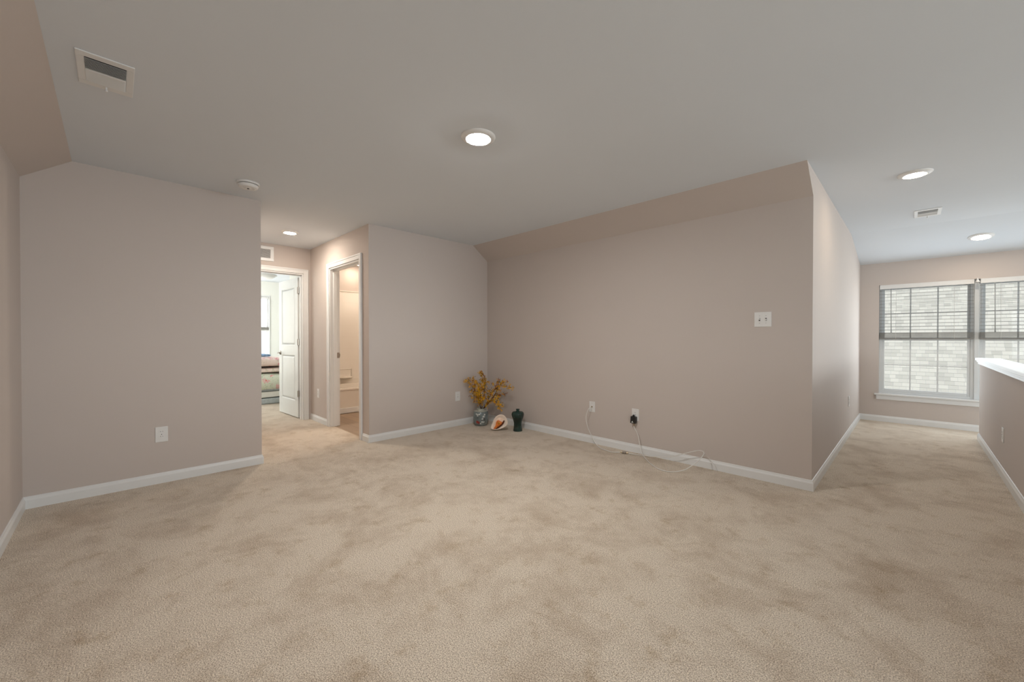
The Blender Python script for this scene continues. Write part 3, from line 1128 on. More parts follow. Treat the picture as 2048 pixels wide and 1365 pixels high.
rr = [rring(TX0, TX1 - 0.012, TY0, TY1, 0.005, 0.0), rring(TX0, TX1 - 0.012, TY0, TY1, 0.005, TZ - 0.03), rring(TX0, TX1, TY0, TY1, 0.006, TZ - 0.028),
      rring(TX0, TX1, TY0, TY1, 0.01, TZ - 0.006), rring(TX0 + 0.006, TX1 - 0.006, TY0 + 0.006, TY1 - 0.006, 0.012, TZ), rring(TX0 + 0.07, TX1 - 0.08, TY0 + 0.08, TY1 - 0.08, 0.12, TZ),
      rring(TX0 + 0.08, TX1 - 0.09, TY0 + 0.09, TY1 - 0.09, 0.12, TZ - 0.012), rring(TX0 + 0.13, TX1 - 0.14, TY0 + 0.2, TY1 - 0.14, 0.12, 0.08), rring(TX0 + 0.2, TX1 - 0.2, TY0 + 0.3, TY1 - 0.22, 0.1, 0.06)]
vr = [[mb.bm.verts.new(p) for p in R_] for R_ in rr]
for A, B in zip(vr, vr[1:]):
    n = len(A)
    for i in range(n):
        mb.bm.faces.new([A[i], A[(i + 1) % n], B[(i + 1) % n], B[i]])
mb.bm.faces.new(vr[-1])
mb.build('tub_body', M['tub'], tb, smooth=False)
mb = MB()
mb.box((-0.012, TY0, 0), (0.008, TY1, 0.082))
mb.build('apron_kick', M['trim'], tb, bevel=0.004)

su = empty('tub_surround', (-6.975, 2.8, TZ), label='white tile-look tub surround panel with small moulded shelf', cat='tub surround')
mb = MB()
mb.box((0.0, -0.62, 0.0), (0.018, 0.95, 1.585))
mb.box((0.0, -0.62, 1.585), (0.026, 0.95, 1.60))
mb.box((0.0, -0.62, 0.0), (0.034, 0.95, 0.075))
mb.build('surround_panel', M['surround'], su, bevel=0.004)
mb = MB()
mb.box((0.018, -0.10, 0.235), (0.030, 0.165, 0.25))
mb.box((0.018, 0.152, 0.075), (0.030, 0.165, 0.25))
mb.box((0.018, -0.10, 0.0), (0.024, 0.152, 0.075))
mb.lathe([(0.0, 0), (0.14, 0.0), (0.15, 0.008), (0.15, 0.02), (0.14, 0.022), (0.0, 0.022)], 40, (0.018, 0.02, 0.09))
mb.build('soap_shelf', M['tub'], su, bevel=0.003)

# ------------------------------------------------------------------ recessed lights


def recessed(name_label, loc, mat, tilt=0.0, scale=1.0, grp=None, lens=0.072):
    o = empty('recessed_light', loc, label=name_label, cat='ceiling light', group=grp)
    o.rotation_euler = (tilt, 0, 0)
    mb = MB()
    prof = [(lens, -0.012), (lens + 0.002, -0.016), (lens + 0.008, -0.017), (0.098, -0.011), (0.107, -0.005), (0.109, -0.001), (0.109, 0.0), (lens, 0.0)]
    prof = [(r * scale, z) for r, z in prof]
    mb.lathe(prof + [prof[0]], 56, cap=False)
    mb.build('trim_ring', M['plastic'], o, smooth=True)
    mb = MB()
    mb.lathe([(0.0, -0.0235), (lens * 0.4 * scale, -0.0228), (lens * 0.7 * scale, -0.0205), (lens * 0.9 * scale, -0.0170), (lens * 1.005 * scale, -0.0130)], 48, cap=False)
    mb.build('light_lens', mat, o, smooth=True, label='glowing white lens')
    return o


G = 'round recessed ceiling lights'
recessed('round lit recessed light in the middle of the main ceiling', (-1.945, 1.64, H), M['led'], grp=G)
recessed('round lit recessed light over the hallway before the bedroom door', (-5.28, 1.507, H), M['led_hall'], scale=0.86, grp=G)
recessed('round lit recessed light near the corridor corner, before the small vent', (0.005, 4.39, H), M['led_hallway2'], scale=0.93, grp=G, lens=0.068)
SL = math.atan(0.225 * 1.13 / (YN + 0.15 - 6.45))
y3 = 7.02
recessed('round lit recessed light on the sloping ceiling by far window', (0.545, y3, H - (y3 - 6.45) * math.tan(SL)), M['led_window'], tilt=-SL, scale=0.95, grp=G, lens=0.074)
recessed('small lit ceiling light inside the bathroom over the tub', (-6.74, 2.97, H), M['led_bath'], scale=0.8, grp=G)

# ------------------------------------------------------------------ vents


def ceiling_vent(loc, rz, label):
    """long side along local x, near bank at +x end"""
    o = empty('ceiling_vent', loc, rz, label=label, cat='air vent', group='white ceiling air vents')
    L, Wd = 0.162, 0.097
    ox, oy = 0.118, 0.069
    mb = MB()
    mb.box((-L, -Wd, -0.006), (-ox, Wd, 0))
    mb.box((ox, -Wd, -0.006), (L, Wd, 0))
    mb.box((-ox, -Wd, -0.006), (ox, -oy, 0))
    mb.box((-ox, oy, -0.006), (ox, Wd, 0))
    mb.box((-0.006, -oy, -0.009), (0.006, oy, 0))
    mb.build('vent_frame', M['trim'], o, bevel=0.003)
    mb = MB()
    mb.box((-ox, -oy, -0.0012), (ox, oy, -0.0002))
    mb.build('vent_opening', M['duct'], o, label='dark duct opening')
    for s in (1, -1):
        mb = MB()
        for i in range(9):
            x = s * (0.013 + i * 0.0118)
            a = math.radians(42 if s > 0 else -44)
            mb.box((x - 0.0045, -oy, -0.0055), (x + 0.0045, oy, -0.0047), Matrix.Rotation(a, 3, 'Y'), Vector((x, 0, -0.0051)))
        mb.build('louver_bank', M['trim'], o)
    mb = MB()
    mb.box((-ox - 0.018, -0.003, -0.020), (-ox - 0.012, 0.003, -0.006))
    mb.lathe([(0, -0.027), (0.005, -0.026), (0.006, -0.021), (0.004, -0.018), (0, -0.018)], 12, (-ox - 0.015, 0, 0))
    mb.build('damper_lever', M['plastic'], o)
    return o


ceiling_vent((-2.75, -0.017, H), 0.0, 'white rectangular ceiling vent near the left sloped wall')
ceiling_vent((0.100, 5.845, H), -PI / 2, 'small white ceiling vent over the corridor by the half wall')

sm = empty('smoke_detector', (-3.855, 0.79, H), label='round white smoke detector on ceiling near the hallway opening', cat='smoke detector')
mb = MB()
mb.lathe([(0.0, 0), (0.080, 0.0), (0.081, -0.004), (0.079, -0.012), (0.074, -0.014), (0.0, -0.014)], 48)
mb.build('mounting_base', M['plastic'], sm, smooth=False)
mb = MB()
mb.lathe([(0.0, -0.0145), (0.068, -0.0145), (0.068, -0.018), (0, -0.018)], 48)
mb.build('vent_gap', M['darkslot'], sm, label='dark vent gap')
mb = MB()
mb.lathe([(0.0, -0.018), (0.072, -0.018), (0.072, -0.028), (0.064, -0.040), (0.045, -0.044), (0.040, -0.041), (0.022, -0.041), (0.018, -0.045), (0.0, -0.045)], 48)
mb.build('detector_cover', M['plastic'], sm, smooth=False, bevel=0.001)
mb = MB()
mb.lathe([(0.0, 0), (0.008, 0), (0.008, -0.003), (0, -0.003)], 16, (0.0, 0.0, -0.0445))
mb.build('test_button', M['darkslot'], sm, label='grey test button')

# ------------------------------------------------------------------ wall plates


def plate_matrix(loc, normal):
    ang = math.atan2(normal[1], normal[0])
    return loc, ang


def outlet(loc, normal, label, wide=0.078, high=0.122):
    """local +x is the outward normal, y runs along the wall, z up"""
    o = empty('wall_outlet', loc, math.atan2(normal[1], normal[0]), label=label, cat='wall outlet', group='white duplex wall outlets')
    mb = MB()
    mb.box((0, -wide / 2, -high / 2), (0.0055, wide / 2, high / 2))
    mb.build('cover_plate', M['plastic'], o, bevel=0.0025)
    for s in (1, -1):
        mb = MB()
        pts = []
        for k in range(24):
            a = 2 * PI * k / 24
            y = 0.0172 * math.cos(a)
            z = max(-0.0125, min(0.0125, 0.0172 * math.sin(a)))
            pts.append((y, z + s * 0.0195))
        mb.prism(pts, 'X', 0.005, 0.0078)
        rc = mb.build('receptacle', M['plastic'], o)
        mb = MB()
        zc = s * 0.0195
        mb.box((0.0074, -0.0075, zc + 0.0005), (0.0081, -0.0053, zc + 0.0085))
        mb.box((0.0074, 0.0053, zc + 0.0015), (0.0081, 0.0075, zc + 0.0080))
        mb.lathe([(0, 0.0074), (0.0030, 0.0074), (0.0030, 0.0081), (0, 0.0081)], 12, (0, 0, 0), mat=Matrix.Rotation(PI / 2, 3, 'Y'))
        for v in list(mb.bm.verts)[-24:]:
            pass
        mb.build('slots', M['darkslot'], rc, label='dark plug slots')
    mb = MB()
    mb.lathe([(0, 0.0055), (0.0028, 0.0055), (0.0025, 0.0068), (0, 0.0068)], 12, mat=Matrix.Rotation(PI / 2, 3, 'Y'))
    mb.build('screw', M['nickel'], o)
    return o


outlet((XC, 0.272, 0.392), (1, 0), 'white duplex outlet on the left part of back wall')
outlet((XC, 3.241, 0.392), (1, 0), 'white duplex outlet left of the flower vase')
outlet((-1.992, YW, 0.385), (0, -1), 'white duplex outlet with the black adapter plugged in')
outlet((XR, 5.28, 0.355), (-1, 0), 'white duplex outlet low on the half wall')
outlet((XH, 6.24, 0.41), (1, 0), 'white duplex outlet on the corridor wall near far window')
outlet((-5.82, YO2, 0.40), (0, -1), 'white wall outlet in hallway beside the bathroom door')

# coax plate
o = empty('coax_outlet', (-2.512, YW, 0.404), math.atan2(-1, 0), label='white coax cable plate on right wall left of adapter', cat='wall outlet')
mb = MB()
mb.box((0, -0.037, -0.058), (0.0055, 0.037, 0.058))
mb.build('cover_plate', M['plastic'], o, bevel=0.0025)
mb = MB()
mb.lathe([(0, 0.005), (0.0075, 0.005), (0.0075, 0.011), (0.0048, 0.011), (0.0048, 0.020), (0.0, 0.020)], 12, mat=Matrix.Rotation(PI / 2, 3, 'Y'))
mb.build('coax_jack', M['brass'], o, label='brass coax jack')
for zz in (0.042, -0.042):
    mb = MB()
    mb.lathe([(0, 0.0055), (0.0028, 0.0055), (0.0025, 0.0068), (0, 0.0068)], 12, (0, 0, zz), mat=Matrix.Rotation(PI / 2, 3, 'Y'))
    mb.build('screw', M['nickel'], o)

# light switch
o = empty('light_switch', (-0.867, YW, 1.321), math.atan2(-1, 0), label='white double toggle light switch on right wall near the corner', cat='light switch')
mb = MB()
mb.box((0, -0.061, -0.0605), (0.0055, 0.061, 0.0605))
mb.build('cover_plate', M['plastic'], o, bevel=0.0025)
for yy, up in ((-0.023, -1), (0.023, 1)):
    mb = MB()
    mb.box((0.005, yy - 0.0052, -0.012), (0.0062, yy + 0.0052, 0.012))
    hs = mb.build('toggle_slot', M['darkslot'], o, label='grey toggle slot')
    mb = MB()
    mb.box((0.005, yy - 0.0042, -0.0055), (0.018, yy + 0.0042, 0.0055), Matrix.Rotation(up * 0.45, 3, 'Y'), Vector((0.005, yy, 0)))
    mb.build('toggle', M['plastic'], o, bevel=0.0012)
for yy in (-0.023, 0.023):
    for zz in (0.030, -0.030):
        mb = MB()
        mb.lathe([(0, 0.0055), (0.0026, 0.0055), (0.0023, 0.0067), (0, 0.0067)], 10, (0, yy, zz), mat=Matrix.Rotation(PI / 2, 3, 'Y'))
        mb.build('screw', M['nickel'], o)

# ------------------------------------------------------------------ adapter and cables
o = empty('power_adapter', (-1.999, YW - 0.0075, 0.338), math.atan2(-1, 0), label='black plug-in power adapter with white triangle mark in the outlet', cat='power adapter')
mb = MB()
rot = Matrix.Rotation(math.radians(-4), 3, 'X')
mb.box((0.001, -0.026, -0.036), (0.040, 0.028, 0.034), rot, Vector((0, 0, 0)))
mb.build('adapter_body', M['black'], o, bevel=0.004)
mb = MB()
mb.lathe([(0, 0.0), (0.012, 0.0), (0.010, 0.012), (0.005, 0.017), (0, 0.018)], 16, (0.018, -0.001, 0.033))
mb.build('strain_relief', M['black'], o, smooth=True)
mb = MB()
mb.prism([(-0.013, -0.027), (0.011, -0.027), (0.002, -0.024), (-0.001, -0.012), (-0.004, -0.012)], 'X', 0.0398, 0.0406)
mb.build('printed_mark', M['leaf_white'], o, label='white triangular mark')
mb = MB()
mb.lathe([(0, 0.0), (0.0045, 0.0), (0.0045, 0.014), (0.006, 0.015), (0.006, 0.024), (0.0, 0.024)], 12, (0.019, 0.004, -0.061))
mb.build('coax_connector', M['brass'], o, smooth=False, label='brass connector')

mb = MB()
mb.tube([(-2.512, 3.748, 0.404), (-2.512, 3.728, 0.403), (-2.523, 3.700, 0.373), (-2.548, 3.70, 0.292), (-2.534, 3.70, 0.211), (-2.495, 3.70, 0.129), (-2.447, 3.695, 0.060), (-2.385, 3.670, 0.016),
         (-2.310, 3.628, 0.006), (-2.240, 3.606, 0.006), (-2.162, 3.590, 0.006), (-2.100, 3.628, 0.008), (-2.078, 3.640, 0.010)], 0.0036, 10)
mb.build('coax_cable', M['cable'], smooth=True, label='white coax cable from the left wall plate to the splitter', cat='cable')
mb = MB()
mb.tube([(-1.998, 3.7415, 0.277), (-1.989, 3.740, 0.255), (-1.949, 3.735, 0.196), (-1.922, 3.725, 0.100), (-1.893, 3.700, 0.040), (-1.821, 3.636, 0.007), (-1.696, 3.502, 0.006), (-1.569, 3.413, 0.006), (-1.466, 3.425, 0.007),
         (-1.385, 3.480, 0.030), (-1.325, 3.53, 0.080), (-1.291, 3.60, 0.126), (-1.289, 3.67, 0.158), (-1.333, 3.70, 0.164), (-1.398, 3.70, 0.142), (-1.488, 3.70, 0.101), (-1.600, 3.705, 0.052), (-1.760, 3.705, 0.018),
         (-1.864, 3.70, 0.008), (-1.955, 3.678, 0.006), (-2.020, 3.654, 0.010)], 0.0034, 10)
mb.build('coax_cable', M['cable'], smooth=True, label='looping white coax cable from the black adapter to the splitter', cat='cable')
mb = MB()
mb.tube([(-1.297, 3.690, 0.150), (-1.284, 3.715, 0.125), (-1.258, 3.730, 0.095), (-1.227, 3.735, 0.055), (-1.208, 3.738, 0.012), (-1.205, 3.72, 0.004)], 0.0016, 8)
mb.build('thin_line', M['cable'], smooth=True, label='thin pale wire running from cable loop down to the baseboard', cat='line')  # thin pale tube between the cable loop and the baseboard
o = empty('cable_splitter', (-2.050, 3.647, 0.0), 0.25, label='small metal cable splitter lying on carpet below the adapter', cat='cable splitter')
mb = MB()
mb.box((-0.020, -0.017, 0.002), (0.020, 0.017, 0.019))
mb.build('splitter_body', M['nickel'], o, bevel=0.002)
for x in (-0.019, 0.019):
    s = 1 if x > 0 else -1
    mb = MB()
    mb.tube([(x, 0, 0.010), (x + s * 0.022, 0, 0.010)], 0.0055, 10, smooth=0)
    mb.build('splitter_port', M['brass'], o, label='brass threaded port')

# ------------------------------------------------------------------ vase with yellow branches
VX, VY = -4.085, 3.485
Rv = Vector((math.cos(YAW), math.sin(YAW), 0))
Fv = Vector((-math.sin(YAW), math.cos(YAW), 0))
vz = empty('ceramic_vase', (VX, VY, 0), YAW, label='round grey-green ceramic vase painted with blossoms holding yellow branches', cat='vase')
prof = [(0.0, 0.004), (0.070, 0.0), (0.078, 0.004), (0.093, 0.028), (0.100, 0.070), (0.1015, 0.115), (0.101, 0.150), (0.096, 0.180), (0.080, 0.198), (0.049, 0.204), (0.047, 0.218), (0.052, 0.224), (0.047, 0.225), (0.041, 0.218),
        (0.041, 0.203), (0.060, 0.190), (0.078, 0.160), (0.085, 0.1), (0.05, 0.02), (0, 0.018)]


def vase_r(z):
    for (r0, z0), (r1, z1) in zip(prof[1:11], prof[2:12]):
        if z0 <= z <= z1:
            return r0 + (r1 - r0) * (z - z0) / max(1e-6, z1 - z0)
    return 0.1


mb = MB()
mb.lathe(prof, 56, cap=False)
mb.build('vase_body', M['celadon'], vz, smooth=True)
mb = MB()
mb.lathe([(0.0905, 0.1895), (0.0812, 0.1992), (0.0505, 0.2055), (0.0485, 0.218), (0.0535, 0.2245), (0.047, 0.2265), (0.0400, 0.218), (0.0400, 0.21)], 56, cap=False)
mb.build('vase_neck', M['celadon_rim'], vz, smooth=True, label='pale glazed neck')


def decal(mb, th, z, rad, n=5, inner=0.45, rot=0):
    """flower-shaped raised glaze patch on the vase; th angle about axis"""
    pts = []
    for k in range(n * 6):
        a = 2 * PI * k / (n * 6) + rot
        rr_ = rad * (inner + (1 - inner) * abs(math.cos(n * a / 2)))
        pts.append((rr_ * math.cos(a), rr_ * math.sin(a)))
    vs = []
    for u, v in [(0, 0)] + pts:
        zz = z + v
        R_ = vase_r(zz) + 0.0012
        t_ = th + u / R_
        vs.append(mb.bm.verts.new((R_ * math.cos(t_), R_ * math.sin(t_), zz)))
    k = len(pts)
    for i in range(k):
        mb.bm.faces.new([vs[0], vs[1 + i], vs[1 + (i + 1) % k]])


front = -PI / 2          # vase-local direction towards the viewer
mb = MB()
for th, z, rad in ((-0.35, 0.150, 0.019), (-0.10, 0.158, 0.016), (-0.55, 0.163, 0.012), (0.45, 0.128, 0.020), (0.30, 0.100, 0.015), (0.25, 0.060, 0.016), (0.48, 0.058, 0.013), (0.05, 0.040, 0.012), (0.60, 0.155, 0.014),
                   (2.2, 0.13, 0.02), (2.6, 0.08, 0.02), (3.2, 0.15, 0.02), (-2.0, 0.12, 0.018)):
    decal(mb, front + th, z, rad, rot=random.random())
mb.build('painted_white_blossoms', M['paint_white'], vz)
for group_ in (((-0.40, 0.058, 0.021), (-0.22, 0.052, 0.017)), ((2.9, 0.06, 0.02),)):
    mb = MB()
    for th, z, rad in group_:
        decal(mb, front + th, z, rad, n=6, inner=0.75)
    mb.build('painted_red_bloom', M['paint_red'], vz)
mb = MB()
for pts_ in (((0.62, 0.03), (0.70, 0.06), (0.60, 0.085), (0.55, 0.11), (0.35, 0.12)), ((-0.6, 0.03), (-0.45, 0.025), (-0.2, 0.03), (-0.1, 0.028)), ((0.1, 0.085), (0.25, 0.08), (0.4, 0.09), (0.6, 0.085)), ((-0.5, 0.145), (-0.35, 0.152), (-0.1, 0.147), (0.0, 0.155))):
    q = []
    for th, z in pts_:
        R_ = vase_r(z)
        q.append((R_ * math.cos(front + th), R_ * math.sin(front + th), z))
    mb.tube(q, 0.0030, 6)
mb.build('painted_branches', M['paint_brown'], vz, smooth=True)

PX = 0.0067     # metres per photo pixel at the vase's distance


def bp(dx, dz, back=0.0):
    """branch point: dx to the right and dz up from the vase mouth in metres, back away from the viewer"""
    return Vector((VX, VY, 0.215)) + Rv * dx + Vector((0, 0, dz)) + Fv * back


def branch(label, main, twigs, seed, dens=1.0, dark=0.0, r=0.0042):
    rnd = random.Random(seed)
    root = main[0]
    e_ = empty('flowering_branch', root, label=label, cat='branch', group='yellow flowering branches in the grey vase')
    mb = MB()
    rel = [p - root for p in main]
    mb.tube(rel, r, 7, r * 0.45)
    tw = [[p - root for p in t_] for t_ in twigs]
    for t_ in tw:
        mb.tube(t_, r * 0.5, 6, 0.0012)
    mb.build('stem', M['bark'], e_, smooth=True)
    # blossoms
    lines = [(rel, 0.13)] + [(t_, 0.05) for t_ in tw]
    spots = []
    for ln_, t0 in lines:
        L = sum((b - a).length for a, b in zip(ln_, ln_[1:]))
        n = int(L / 0.0048 * dens)
        for i in range(n):
            u = t0 + (1 - t0) * (i + rnd.random()) / max(1, n)
            k = min(len(ln_) - 2, int(u * (len(ln_) - 1)))
            fr_ = u * (len(ln_) - 1) - k
            p = ln_[k].lerp(ln_[k + 1], fr_)
            spots.append(p + Vector((rnd.gauss(0, 0.014), rnd.gauss(0, 0.014), rnd.gauss(0, 0.014))))
    my, md, ml = MB(), MB(), MB()
    for p in spots:
        tgt = md if rnd.random() < 0.12 + dark else my
        nrm = Vector((rnd.gauss(0, 1), rnd.gauss(0, 1), rnd.gauss(0.3, 1)))
        nrm = (nrm.normalized() - Fv * 0.6).normalized()
        a = nrm.orthogonal().normalized()
        b_2 = nrm.cross(a)
        c_ = tgt.bm.verts.new(p)
        s = rnd.uniform(0.011, 0.019)
        ph = rnd.uniform(0, 6.28)
        for k in range(4):
            an = ph + k * PI / 2
            d1 = a * math.cos(an) + b_2 * math.sin(an)
            d2 = a * math.cos(an + 0.42) + b_2 * math.sin(an + 0.42)
            d0 = a * math.cos(an - 0.42) + b_2 * math.sin(an - 0.42)
            v1 = tgt.bm.verts.new(p + d0 * s * 0.62 + nrm * s * 0.25)
            v2 = tgt.bm.verts.new(p + d1 * s + nrm * s * 0.45)
            v3 = tgt.bm.verts.new(p + d2 * s * 0.62 + nrm * s * 0.25)
            tgt.bm.faces.new([c_, v1, v2, v3])
        if rnd.random() < 0.10:
            q = p + Vector((rnd.gauss(0, 0.01), rnd.gauss(0, 0.01), rnd.gauss(0, 0.01)))
            dr = Vector((rnd.gauss(0, 1), rnd.gauss(0, 1), rnd.gauss(0.6, 1))).normalized()
            sd_ = dr.orthogonal().normalized()
            vs = [ml.bm.verts.new(q), ml.bm.verts.new(q + dr * 0.014 + sd_ * 0.0045), ml.bm.verts.new(q + dr * 0.028), ml.bm.verts.new(q + dr * 0.014 - sd_ * 0.0045)]
            ml.bm.faces.new(vs)
    for mbb, nm, mt, lb in ((my, 'blossoms', M['petal'], 'yellow blossoms'), (md, 'faded_blossoms', M['petal_dark'], 'rust brown blossoms'), (ml, 'leaves', M['green_leaf'], 'small green leaves')):
        if len(mbb.bm.verts):
            ob = mbb.build(nm, mt, e_, label=lb, kind='stuff')
            so = ob.modifiers.new('thick', 'SOLIDIFY')
            so.thickness = 0.0006


def zp(x, y, back=0.0):
    """point read off a close-up of the branches, in metres around the mouth"""
    return bp((x / 14.37 + 920 - 961.0) * PX, (818.5 - (735 + y / 14.37)) * PX, back)


branch('leftmost yellow branch leaning left out of the grey vase',
       [zp(590, 1210), zp(545, 1000, -0.01), zp(520, 880, -0.02), zp(430, 640, -0.03), zp(410, 420, -0.04), zp(395, 280, -0.05)],
       [[zp(430, 640, -0.03), zp(330, 520, -0.04), zp(230, 400, -0.05), zp(130, 370, -0.06)], [zp(410, 440, -0.04), zp(300, 400, -0.04), zp(220, 290, -0.03)], [zp(470, 740, -0.02), zp(380, 690, -0.01), zp(270, 650, -0.02)],
        [zp(520, 880, -0.02), zp(400, 850), zp(265, 830)], [zp(545, 1010), zp(470, 980), zp(400, 960, -0.02)]], 11, 0.95)
branch('tallest upright yellow branch in the middle of the grey vase',
       [zp(620, 1210), zp(650, 960, 0.0), zp(690, 700, 0.01), zp(712, 420, 0.01), zp(680, 250, 0.0), zp(620, 170, -0.01), zp(560, 140, -0.01)],
       [[zp(700, 520, 0.01), zp(650, 400), zp(620, 280)], [zp(690, 700, 0.01), zp(620, 560), zp(560, 450, -0.02)], [zp(710, 470, 0.01), zp(770, 420), zp(830, 440, -0.01)], [zp(690, 300), zp(650, 330), zp(640, 400)]], 12, 0.95)
branch('short dense yellow branch between the left and middle branches',
       [zp(605, 1210), zp(600, 1000, -0.03), zp(590, 800, -0.05), zp(560, 620, -0.06), zp(510, 480, -0.06), zp(440, 380, -0.06)],
       [[zp(590, 820, -0.05), zp(520, 700, -0.06), zp(480, 600, -0.06)], [zp(575, 680, -0.06), zp(640, 600, -0.05), zp(660, 500, -0.05)], [zp(595, 900, -0.04), zp(520, 850, -0.05), zp(430, 760, -0.05)], [zp(600, 960, -0.03), zp(680, 880, -0.04), zp(760, 820, -0.05)]], 13, 1.15)
branch('thick dark branch leaning right with bare twigs at its tip',
       [zp(650, 1210), zp(760, 1070, -0.03), zp(860, 950, -0.06), zp(950, 830, -0.09), zp(1050, 660, -0.12), zp(1080, 520, -0.14), zp(1120, 410, -0.15)],
       [[zp(1060, 600, -0.13), zp(1010, 500, -0.13), zp(945, 410, -0.12)], [zp(950, 690, -0.1), zp(890, 630, -0.09), zp(790, 605, -0.08)], [zp(1120, 410, -0.15), zp(1110, 340, -0.15), zp(1095, 280, -0.15)], [zp(1120, 410, -0.15), zp(1150, 340, -0.16), zp(1160, 290, -0.16)],
        [zp(1000, 760, -0.11), zp(1120, 770, -0.14), zp(1230, 735, -0.17), zp(1350, 690, -0.2)]], 14, 0.55, 0.35, r=0.0062)
branch('right-hand yellow branch reaching toward the upper right',
       [zp(640, 1210), zp(740, 1060, -0.02), zp(830, 870, -0.05), zp(930, 700, -0.09), zp(1050, 560, -0.13), zp(1160, 460, -0.16), zp(1250, 370, -0.19)],
       [[zp(1160, 470, -0.16), zp(1300, 500, -0.2), zp(1400, 520, -0.23), zp(1500, 510, -0.25)], [zp(1230, 390, -0.18), zp(1300, 380, -0.2), zp(1370, 370, -0.21)], [zp(830, 870, -0.05), zp(790, 760, -0.05), zp(740, 690, -0.05)], [zp(1050, 560, -0.13), zp(1130, 600, -0.15), zp(1170, 680, -0.16)],
        [zp(930, 700, -0.09), zp(850, 680, -0.08), zp(780, 650, -0.08)]], 15, 0.85, 0.05)
branch('drooping yellow branch bending down on the right side',
       [zp(660, 1210), zp(760, 1080, -0.04), zp(850, 970, -0.08), zp(960, 930, -0.12), zp(1050, 950, -0.15), zp(1110, 1050, -0.17), zp(1150, 1140, -0.18)],
       [[zp(1040, 940, -0.15), zp(1090, 850, -0.16), zp(1110, 740, -0.16)], [zp(1110, 960, -0.16), zp(1190, 1010, -0.18), zp(1250, 1060, -0.19)], [zp(980, 930, -0.12), zp(1040, 850, -0.14), zp(1060, 800, -0.14)], [zp(1140, 1120, -0.18), zp(1190, 1145, -0.19)]], 16, 0.85)

# ------------------------------------------------------------------ dark green vase
gv = empty('green_vase', (-3.505, 3.600, 0), YAW, label='dark glossy green vase beside the seashell near right baseboard', cat='vase')
mb = MB()
gp = [(0.0, 0.003), (0.052, 0.0), (0.0575, 0.006), (0.054, 0.035), (0.048, 0.075), (0.050, 0.110), (0.060, 0.150), (0.073, 0.190), (0.079, 0.222), (0.075, 0.246), (0.060, 0.260), (0.036, 0.266), (0.020, 0.268),
      (0.018, 0.274), (0.019, 0.284), (0.027, 0.292), (0.024, 0.294), (0.014, 0.286), (0.012, 0.27), (0.010, 0.25), (0.0, 0.25)]
mb.lathe([(r, z * 0.93) for r, z in gp], 56, cap=False)
mb.build('vase_body', M['green_glaze'], gv, smooth=True)
mb = MB()
mb.lathe([(0.049, -0.0), (0.0585, 0.001), (0.0588, 0.010), (0.0560, 0.014)], 48, cap=False)
mb.build('foot_ring', M['green_glaze'], gv, smooth=True)

# ------------------------------------------------------------------ seashell
# local frame: x to the viewer's right, y away from the viewer, z up; the ventral shield faces the viewer
sh = empty('seashell', (-3.673, 3.428, 0), YAW, label='large cream seashell with orange opening between the two vases', cat='seashell')
tilt = math.radians(38)       # shield long axis rises to the upper right


def outline(a):
    """egg-shaped shield: blunt end up right, narrow tip down left (along -u)"""
    c_, s_ = math.cos(a), math.sin(a)
    u = 0.112 * c_
    v = 0.079 * s_ * (1.0 + 0.36 * c_) * (1 - 0.12 * (1 - c_) ** 2 / 4)
    return u, v


def shp(u, v, depth):
    x = u * math.cos(tilt) - v * math.sin(tilt)
    z = u * math.sin(tilt) + v * math.cos(tilt)
    return Vector((x * 1.05, depth, z * 1.05 + 0.097))


NA = 48
mb = MB()
rings = []
levels = [(0.0, 0.012), (0.25, 0.010), (0.5, 0.006), (0.72, -0.002), (0.88, -0.010), (0.97, -0.014), (1.0, -0.008), (0.985, 0.004), (0.90, 0.026), (0.78, 0.055), (0.60, 0.085), (0.38, 0.108), (0.15, 0.120), (0.0, 0.122)]
for s, dp in levels:
    if s == 0.0:
        rings.append([mb.bm.verts.new(shp(0.01, 0, dp))])
        continue
    R_ = []
    for k in range(NA):
        a = 2 * PI * k / NA
        u, v = outline(a)
        wob = 1 + 0.02 * math.sin(5 * a) * (s > 0.8)
        R_.append(mb.bm.verts.new(shp(0.01 * (1 - s) + u * s * wob, v * s * wob, dp)))
    rings.append(R_)
for A, B in zip(rings, rings[1:]):
    for i in range(NA):
        j = (i + 1) % NA
        if len(A) == 1:
            mb.bm.faces.new([A[0], B[j], B[i]])
        elif len(B) == 1:
            mb.bm.faces.new([A[i], A[j], B[0]])
        else:
            mb.bm.faces.new([A[i], A[j], B[j], B[i]])
mb.build('shell_shield', M['shell'], sh, smooth=True)


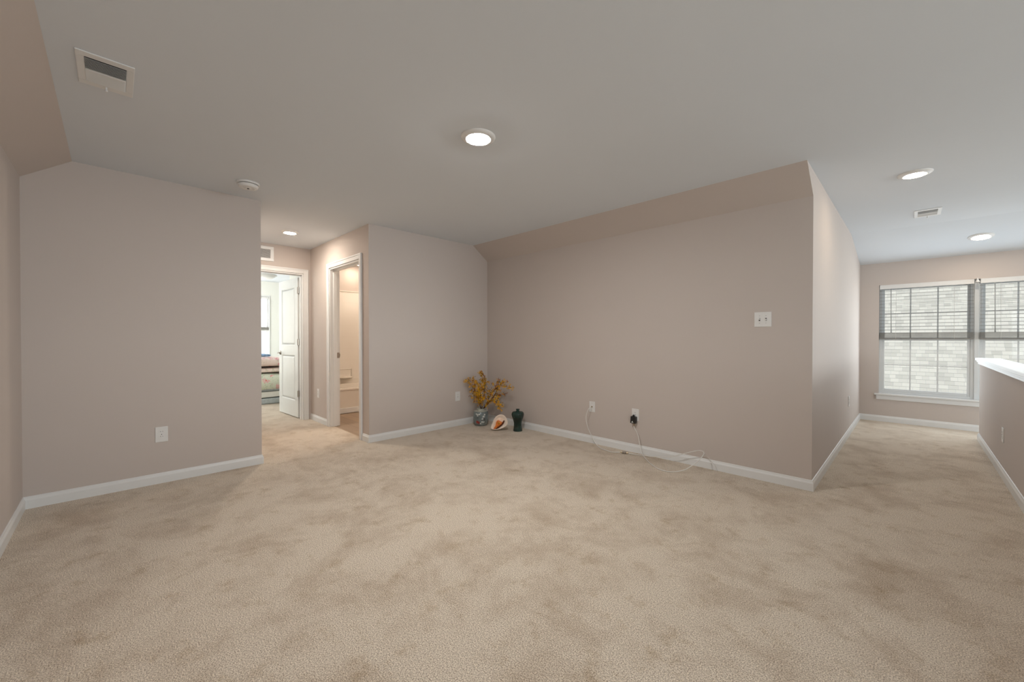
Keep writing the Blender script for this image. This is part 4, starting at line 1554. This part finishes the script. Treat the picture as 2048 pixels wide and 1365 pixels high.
def patch(name, pts, d0, d1, mat, label, dome=0.006):
    mb = MB()
    pts = [(u * 1.18, v * 1.25 - 0.002) for u, v in pts]
    cu = sum(p[0] for p in pts) / len(pts)
    cv = sum(p[1] for p in pts) / len(pts)
    q = []
    n = len(pts)
    for i in range(n):
        p0, p1, p2, p3 = pts[i - 1], pts[i], pts[(i + 1) % n], pts[(i + 2) % n]
        for k in range(5):
            s = k / 5
            q.append(tuple(0.5 * ((2 * b1) + (c1 - a1) * s + (2 * a1 - 5 * b1 + 4 * c1 - e1) * s * s + (3 * b1 - a1 - 3 * c1 + e1) * s ** 3) for a1, b1, c1, e1 in zip(p0, p1, p2, p3)))
    R0 = [mb.bm.verts.new(shp(u, v, d0)) for u, v in q]
    R1 = [mb.bm.verts.new(shp(cu + (u - cu) * 0.8, cv + (v - cv) * 0.8, d1)) for u, v in q]
    R2 = [mb.bm.verts.new(shp(cu + (u - cu) * 0.4, cv + (v - cv) * 0.4, d1 - dome)) for u, v in q]
    Cn = mb.bm.verts.new(shp(cu, cv, d1 - dome * 1.2))
    for A, B in ((R0, R1), (R1, R2)):
        for i in range(len(q)):
            j = (i + 1) % len(q)
            mb.bm.faces.new([A[i], A[j], B[j], B[i]])
    for i in range(len(q)):
        mb.bm.faces.new([R2[i], R2[(i + 1) % len(q)], Cn])
    return mb.build(name, mat, sh, smooth=True, label=label)


patch('inner_lip', [(-0.086, -0.008), (-0.050, 0.018), (0.0, 0.040), (0.045, 0.036), (0.060, 0.006), (0.040, -0.026), (-0.02, -0.034), (-0.06, -0.022)], 0.004, -0.010, M['shell_lip'], 'peach inner lip', 0.003)
patch('orange_opening', [(-0.086, -0.014), (-0.045, 0.004), (-0.010, 0.030), (0.022, 0.030), (0.034, 0.008), (0.040, -0.020), (0.0, -0.028), (-0.05, -0.026)], -0.006, -0.015, M['shell_orange'], 'orange opening', 0.003)
patch('dark_slit', [(-0.066, -0.022), (-0.03, -0.024), (0.045, -0.016), (0.058, -0.006), (0.060, -0.018), (0.02, -0.034), (-0.04, -0.034)], -0.008, -0.018, M['shell_dark'], 'dark slit', 0.002)
patch('yellow_spot', [(-0.008, -0.002), (0.002, 0.010), (0.012, 0.008), (0.012, -0.004), (0.0, -0.008)], -0.0155, -0.0195, M['petal'], 'yellow patch', 0.001)  # small yellow patch over the orange opening

print('objects', len(bpy.data.objects))
